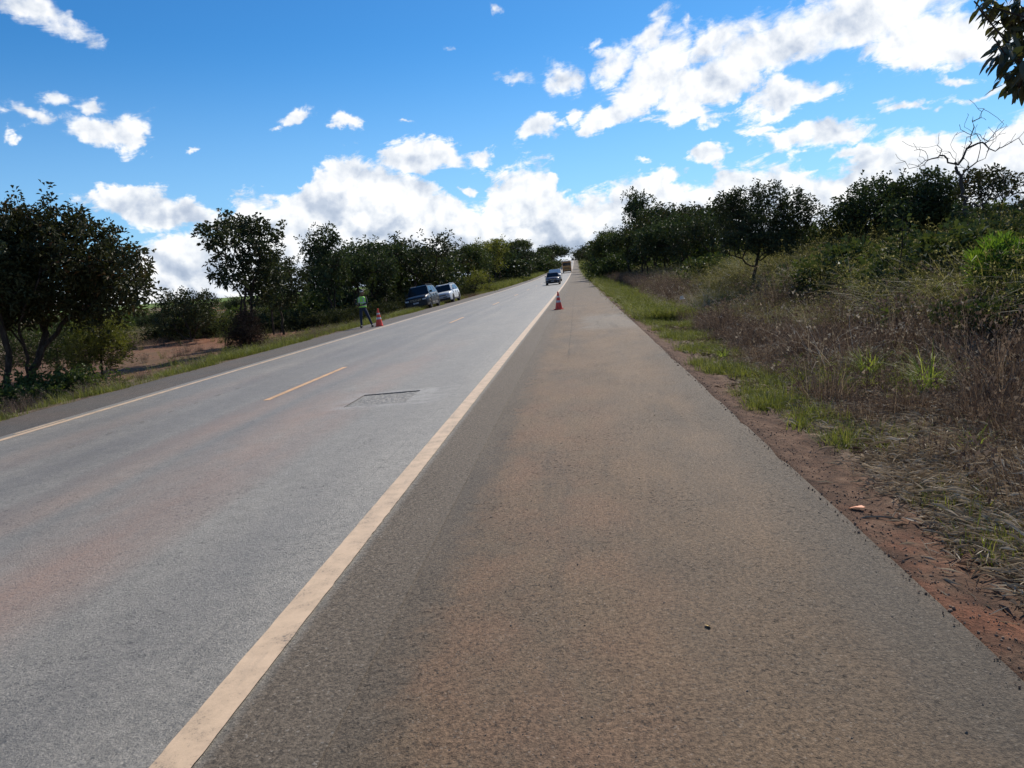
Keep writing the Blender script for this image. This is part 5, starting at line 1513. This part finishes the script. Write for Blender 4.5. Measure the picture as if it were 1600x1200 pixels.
# white van ahead of the hatchback
def van(name, label, loc):
    t = empty(name, loc, 0, label, 'van', 'vehicles driving on the road')
    W_, L_, H_ = 1.95, 5.0, 1.9
    prof = [(-L_/2, 1.0, .42), (-L_/2+.1, 1.12, .30), (-L_/2+.9, 1.22, .27), (-L_/2+1.0, 1.24, .27), (L_/2-.1, 1.24, .27), (L_/2, 1.2, .35)]
    car_body(prof, (-L_/2+.95, L_/2-.95), W_, .40, plan=.05).build('body', p_white, t, smooth=True)
    up = MB().add([(-.96, -L_/2+.95, 1.22), (.96, -L_/2+.95, 1.22), (.96, L_/2-.02, 1.22), (-.96, L_/2-.02, 1.22), (-.86, -L_/2+1.6, H_), (.86, -L_/2+1.6, H_), (.86, L_/2-.1, H_), (-.86, L_/2-.1, H_)],
            [(0, 1, 5, 4), (1, 2, 6, 5), (2, 3, 7, 6), (3, 0, 4, 7), (4, 5, 6, 7), (3, 2, 1, 0)])
    up.build('cargo_body', p_white, t, bevel=.06, smooth=True)
    for s in (-1, 1): MB().box(s*.08, s*.80, L_/2-.07, L_/2+.0, 1.3, 1.72).build('rear_window', glass_m, t, bevel=.02)
    for s in (-1, 1):
        MB().box(s*.86, s*1.0, L_/2-.06, L_/2+.015, .7, 1.15).build('tail_light', lamp_r, t, bevel=.02)
        for a in (-L_/2+.95, L_/2-.95): wheel(t, s*.86, a, .34, s, rim_alloy)
    MB().box(-.95, .95, L_/2-.05, L_/2+.06, .35, .55).build('rear_bumper', trim_m, t, bevel=.03)
    MB().box(-.2, .2, L_/2+.005, L_/2+.02, .72, .83).build('licence_plate', plate_m, t)
    return t
v_ = van('moving_van', 'white van driving away just ahead of the grey-blue hatchback', (0, 0, 0)); park(v_, -3.35, 122, 0, True)

# ochre bus seen from behind
def bus(name, label, paint, roofm, x, y, flip=False, Hb=3.45, cat='bus'):
    t = empty(name, (0, 0, 0), 0, label, cat, 'vehicles driving on the road')
    W_, L_ = 2.55, 10.5
    MB().box(-W_/2, W_/2, -L_/2, L_/2, .42, Hb-.12).build('body', paint, t, bevel=.12, smooth=True)
    MB().box(-W_/2+.12, W_/2-.12, -L_/2+.1, L_/2-.1, Hb-.118, Hb).build('roof', roofm, t, bevel=.05, smooth=True)
    e = -L_/2
    MB().box(-W_/2+.18, W_/2-.18, e-.02, e+.05, Hb-1.35, Hb-.45).build('rear_window', glass_m, t, bevel=.02)
    MB().box(-W_/2+.30, W_/2-.30, e-.015, e+.03, .95, 1.75).build('engine_cover', paint, t, bevel=.03)
    for k in range(5): MB().box(-W_/2+.5, W_/2-.5, e-.03, e-.015, 1.05+k*.12, 1.10+k*.12).build('vent_slat', trim_m, t)
    MB().box(-W_/2+.02, W_/2-.02, e-.07, e+.1, .40, .68).build('rear_bumper', trim_m, t, bevel=.03)
    for s in (-1, 1):
        MB().box(s*(W_/2-.28), s*(W_/2-.08), e-.03, e+.03, .80, 1.35).build('tail_light', lamp_r, t, bevel=.02)
        for k in range(6): MB().box(s*(W_/2-.02), s*(W_/2+.012), -L_/2+.5+k*1.55, -L_/2+1.9+k*1.55, Hb-1.45, Hb-.6).build('side_window', glass_m, t, bevel=.01)
        for a in (-L_/2+2.2, L_/2-2.6): wheel(t, s*(W_/2-.16), a, .50, s, trim_m)
        MB().tube([(s*(W_/2-.05), L_/2-.1, Hb-.5), (s*(W_/2+.22), L_/2+.1, Hb-.6), (s*(W_/2+.24), L_/2+.1, Hb-1.0)], .04, 6).build('wing_mirror', trim_m, t)
    park(t, x, y, math.pi if flip else 0, True)
    return t
p_och = simple('faded_ochre_bus_paint', (0.66, 0.29, 0.07), 0.5, var=.18, scale=1.2, coat=.2)
p_red = simple('dull_red_cab_paint', (0.16, 0.045, 0.035), 0.5, var=.2, coat=.2)
# wheels of the bus are set one at each corner; the nose points away
bus('moving_bus', 'ochre-brown bus with a dark rear window driving away in the near lane', p_och, p_white, -2.75, 232)
# oncoming lorry
t = empty('oncoming_truck', (0, 0, 0), 0, 'dark-fronted truck with a pale roof coming towards the camera beside the bus', 'truck', 'vehicles driving on the road')
MB().box(-1.22, 1.22, -4.2, -2.3, .55, 2.95).build('cab', p_red, t, bevel=.12, smooth=True)
MB().box(-1.25, 1.25, -2.1, 5.2, 1.05, 3.5).build('cargo_box', simple('dusty_canvas', (.25, .23, .2), .9), t, bevel=.05)
MB().box(-1.1, 1.1, -4.23, -4.15, 1.75, 2.7).build('windscreen', glass_m, t, bevel=.02)
MB().box(-.95, .95, -4.24, -4.15, .95, 1.5).build('grille', trim_m, t)
MB().box(-1.1, 1.1, -4.1, -2.4, 2.951, 3.3).build('wind_deflector', p_white, t, bevel=.08)
MB().box(-1.2, 1.2, -4.32, -4.1, .45, .8).build('bumper', p_white, t, bevel=.03)
MB().box(-.45, .45, -2.4, 5.1, .75, 1.049).build('chassis', trim_m, t)
for s in (-1, 1):
    MB().box(s*.95, s*1.17, -4.26, -4.14, .95, 1.2).build('headlight', lamp_w, t, bevel=.02)
    for a in (-3.2, 3.0, 4.1): wheel(t, s*1.08, a, .5, s, trim_m)
park(t, -7.0, 318, 0, True)
c4 = make_car('distant_car', 'tiny dark car near the crest of the road, beyond the bus', p_navy, 4.2, 1.8, 1.5, 'hatch', grille='bar', rails=False, group='vehicles driving on the road')
park(c4, -2.2, 545, 0, True)

# ------------------------------------------------------------------ traffic cones
cone_o = simple('red_orange_cone_plastic', (0.80, 0.075, 0.035), 0.45, var=.12, scale=8)
cone_w = simple('white_reflective_band', (0.66, 0.62, 0.58), 0.4, var=.12, scale=12)
def cone(label, x, y):
    z = max(float(road_z(y)+cross(x)), gz(x, y)) if x > LE else gz(x, y)
    t = empty('traffic_cone', (x, y, z-.006), rt_.uniform(0, 1.5), label, 'traffic cone', 'traffic cones by the road edges')
    h = .76
    rad = lambda z_: .165-(.165-.032)*(z_-.04)/(h-.04)
    MB().box(-.18, .18, -.18, .18, 0, .035).build('base', cone_o, t, bevel=.012)
    zs = np.linspace(.04, h, 14)
    MB().lathe([(rad(z_), z_) for z_ in zs]+[(.018, h+.004)], 24, 'z').build('cone', cone_o, t, smooth=True)
    for z0, z1 in ((.32, .41), (.54, .61)):
        MB().lathe([(rad(z0)+.0035, z0), (rad(z1)+.0035, z1)], 24, 'z', cap=False).build('reflective_band', cone_w, t, smooth=True)
    MB().lathe([(.022, h), (.035, h+.01), (.035, h+.035), (.02, h+.045)], 12, 'z').build('top_knob', cone_o, t, smooth=True)
    return t
cone("orange-red cone with white bands standing beside the white edge line on the brown shoulder", -.90, 34.6)
cone("orange-red cone with white bands at the feet of the worker on the left shoulder", -9.12, 34.5)

# ------------------------------------------------------------------ worker
def skin_mesh(name, joints, bones, sub=2, root=0):
    me = bpy.data.meshes.new(name)
    me.from_pydata([j[0] for j in joints], bones, [])
    o = bpy.data.objects.new(name, me); C.objects.link(o)
    bm = bmesh.new(); bm.from_mesh(me)
    ly = bm.verts.layers.skin.verify()
    bm.verts.ensure_lookup_table()
    for v, j in zip(bm.verts, joints):
        rr = j[1]; v[ly].radius = rr if hasattr(rr, '__len__') else (rr, rr)
    bm.verts[root][ly].use_root = True
    bm.to_mesh(me); bm.free()
    s = o.modifiers.new('skin', 'SKIN'); s.use_smooth_shade = True; s.branch_smoothing = .6
    q = o.modifiers.new('subd', 'SUBSURF'); q.levels = sub; q.render_levels = sub
    bpy.context.view_layer.update()
    dg = bpy.context.evaluated_depsgraph_get()
    m2 = bpy.data.meshes.new_from_object(o.evaluated_get(dg)); m2.name = name
    bpy.data.objects.remove(o)
    return m2
skin_m = simple('brown_skin', (0.20, 0.105, 0.065), .55, var=.1)
jeans_m = simple('navy_trousers', (0.022, 0.032, 0.065), .85, var=.3, scale=14)
shirt_m = simple('dark_grey_green_sleeves', (0.045, 0.058, 0.045), .9, var=.25, scale=14)
vest_m = simple('lime_safety_vest', (0.38, 0.82, 0.12), .7, var=.12, scale=10)
band_m = simple('grey_reflective_tape', (0.50, 0.52, 0.50), .4, var=.1)
boot_m = simple('black_boots', (0.015, 0.014, 0.013), .6, var=.2)
hat_m = simple('dark_cap', (0.03, 0.034, 0.042), .7, var=.2)
hatw_m = simple('pale_cap_panel', (0.5, 0.52, 0.52), .6, var=.1)
hair_m = simple('black_hair', (0.012, 0.010, 0.009), .7)
wx, wy = -9.84, 34.6
t = empty('person', (wx, wy, max(gz(wx, wy), float(road_z(wy)+cross(wx))-.006)), 0, 'worker in lime safety vest, dark cap and navy trousers standing by a cone', 'person')
# x to the right of the picture, the figure turned half towards the road
J = [((0, 0, .93), (.155, .115)),       # 0 pelvis
     ((.0, 0, 1.08), (.145, .105)), ((.0, .0, 1.25), (.17, .115)), ((.01, .0, 1.39), (.165, .10)),     # 1-3 torso
     ((.02, -.01, 1.475), (.06, .06)), ((.03, -.02, 1.535), (.055, .058)),                            # 4-5 neck
     ((.04, -.025, 1.61), (.078, .095)), ((.04, -.02, 1.70), (.075, .09)),                            # 6-7 head
     ((-.09, 0, .86), (.092, .095)), ((-.125, -.02, .50), (.066, .068)), ((-.135, .0, .10), (.044, .05)),  # 8-10 near-vertical leg
     ((.09, 0, .86), (.092, .095)), ((.235, -.03, .50), (.066, .068)), ((.37, -.01, .105), (.044, .05)),   # 11-13 leg reaching right
     ((-.175, .0, 1.405), (.062, .06)), ((-.31, .05, 1.16), (.047, .047)), ((-.18, -.20, 1.06), (.036, .034)),  # 14-16 left-of-picture arm, elbow out, hand at the waist
     ((.195, -.01, 1.40), (.062, .06)), ((.235, -.02, 1.13), (.046, .046)), ((.05, -.22, 1.07), (.036, .034)),   # 17-19 other arm bent in front
     ((-.135, -.13, .055), (.040, .035)), ((.40, -.135, .055), (.040, .035))]                          # 20-21 feet
Bn = [(0, 1), (1, 2), (2, 3), (3, 4), (4, 5), (5, 6), (6, 7), (0, 8), (8, 9), (9, 10), (10, 20), (0, 11), (11, 12), (12, 13), (13, 21), (3, 14), (14, 15), (15, 16), (3, 17), (17, 18), (18, 19)]
bm_ = skin_mesh('body', J, Bn, 2)
for m_ in (jeans_m, shirt_m, skin_m, boot_m): bm_.materials.append(m_)
mi = []
for p_ in bm_.polygons:
    c = p_.center
    if c.z > 1.46: k = 2
    elif c.z < .12: k = 3
    elif c.z < .985 and abs(c.x) < .6 and not (c.y < -.14 and c.z > .9): k = 0
    else: k = 1
    mi.append(k)
bm_.polygons.foreach_set('material_index', mi); bm_.update()
bo = bpy.data.objects.new('body', bm_); C.objects.link(bo); bo.parent = t
# vest: its own shell round the chest, open sleeves
Vv = MB()
secs = [(.955, .185, .145), (1.05, .182, .140), (1.18, .197, .148), (1.30, .208, .148), (1.39, .20, .135), (1.445, .135, .10), (1.47, .085, .08)]
Vv.lathe([(1, z) for z, _, _ in secs], 24, 'z', cap=False)
Vv.v = [(x*secs[i//24][1]+(.005 if i//24 > 3 else 0), y*secs[i//24][2]-.005, z) for i, (x, y, z) in enumerate(Vv.v)]
vest = Vv.build('safety_vest', vest_m, t, smooth=True)
def ringband(z0, z1, w, d):
    b_ = MB().lathe([(1, z0), (1, z1)], 24, 'z', cap=False); b_.v = [(x*w, y*d-.005, z) for x, y, z in b_.v]; b_.build('reflective_tape', band_m, vest, smooth=True)
ringband(1.02, 1.07, .1875, .146); ringband(1.15, 1.20, .2035, .154)
for s in (-1, 1):
    MB().add([(s*.085, -.152, 1.20), (s*.13, -.150, 1.20), (s*.12, -.118, 1.43), (s*.075, -.118, 1.43), (s*.085, -.160, 1.20), (s*.13, -.158, 1.20), (s*.12, -.126, 1.43), (s*.075, -.126, 1.43)],
             [(4, 5, 6, 7), (3, 2, 1, 0), (0, 1, 5, 4), (1, 2, 6, 5), (2, 3, 7, 6), (3, 0, 4, 7)]).build('reflective_tape', band_m, vest)
# head gear, hair and face
hd = MB().lathe([(.001, 1.795), (.05, 1.785), (.082, 1.755), (.094, 1.71), (.096, 1.69)], 20, 'z', cap=False)
hd.v = [(x+.04, y*1.12-.02, z) for x, y, z in hd.v]
cap = hd.build('cap', hat_m, t, smooth=True)
MB().add([(-.035, -.11, 1.700), (.115, -.11, 1.700), (.10, -.20, 1.685), (-.02, -.20, 1.685), (-.035, -.11, 1.692), (.115, -.11, 1.692), (.10, -.20, 1.677), (-.02, -.20, 1.677)], [(0, 1, 2, 3), (7, 6, 5, 4), (0, 4, 5, 1), (1, 5, 6, 2), (2, 6, 7, 3), (3, 7, 4, 0)]).build('peak', hatw_m, cap)
hr = MB().lathe([(.088, 1.69), (.086, 1.62), (.07, 1.56), (.05, 1.53)], 20, 'z', cap=False)
hr.v = [(x+.04, max(y*1.1, -.03)+.0-.015, z) for x, y, z in hr.v]
hr.build('hair', hair_m, t, smooth=True)
MB().add([(.03, -.118, 1.64), (.05, -.118, 1.64), (.058, -.120, 1.60), (.022, -.120, 1.60), (.04, -.148, 1.605)], [(0, 1, 4), (1, 2, 4), (2, 3, 4), (3, 0, 4)]).build('nose', skin_m, t)
for s in (-1, 1):
    MB().lathe([(.012, -.004), (.008, .004)], 8, 'y', (.04+s*.033, -.112, 1.652)).build('eye', simple('dark_eye', (.02, .015, .012), .3), t)
MB().box(.015, .065, -.122, -.112, 1.573, 1.580).build('mouth', simple('lips', (.16, .06, .05), .6), t)
# hands: palm and five bent fingers each, closed on a clipboard-sized dark phone
def hand(cx, cy, cz, s):
    J = [((cx, cy, cz), (.030, .018)), ((cx+s*.03, cy-.035, cz-.01), (.034, .016))]
    B2 = [(0, 1)]
    for k, (dx_, L_) in enumerate([(-.028, .055), (-.010, .066), (.010, .062), (.028, .05)]):
        b0 = len(J)
        J += [((cx+s*.04+dx_*.3, cy-.05+dx_*.2, cz-.012+dx_*.9), .0095), ((cx+s*(.055+L_*.4), cy-.065, cz-.015+dx_*.9), .0085), ((cx+s*(.05+L_*.75), cy-.045, cz-.02+dx_*.8), .0075)]
        B2 += [(1, b0), (b0, b0+1), (b0+1, b0+2)]
    b0 = len(J); J += [((cx+s*.02, cy-.03, cz+.035), .011), ((cx+s*.045, cy-.05, cz+.05), .009)]; B2 += [(0, b0), (b0, b0+1)]
    m = skin_mesh('hand', J, B2, 1); m.materials.append(skin_m)
    o = bpy.data.objects.new('hand', m); C.objects.link(o); o.parent = t
hand(-.165, -.215, 1.055, 1); hand(.045, -.235, 1.065, -1)
for x_ in (-.135, .395):
    MB().box(x_-.052, x_+.052, -.20, .065, -.0, .095).build('boot', boot_m, t, bevel=.03, smooth=True)
ph = MB().box(-.04, .04, -.006, .006, -.07, .07).build('phone', trim_m, None, bevel=.006); ph.location = (wx-.06, wy-.30, t.location.z+1.07)
tag(ph, 'small dark phone held in both hands by the worker in the vest', 'phone')
t.rotation_euler = (0, 0, math.radians(4))
t.scale = (.97, .97, .97)
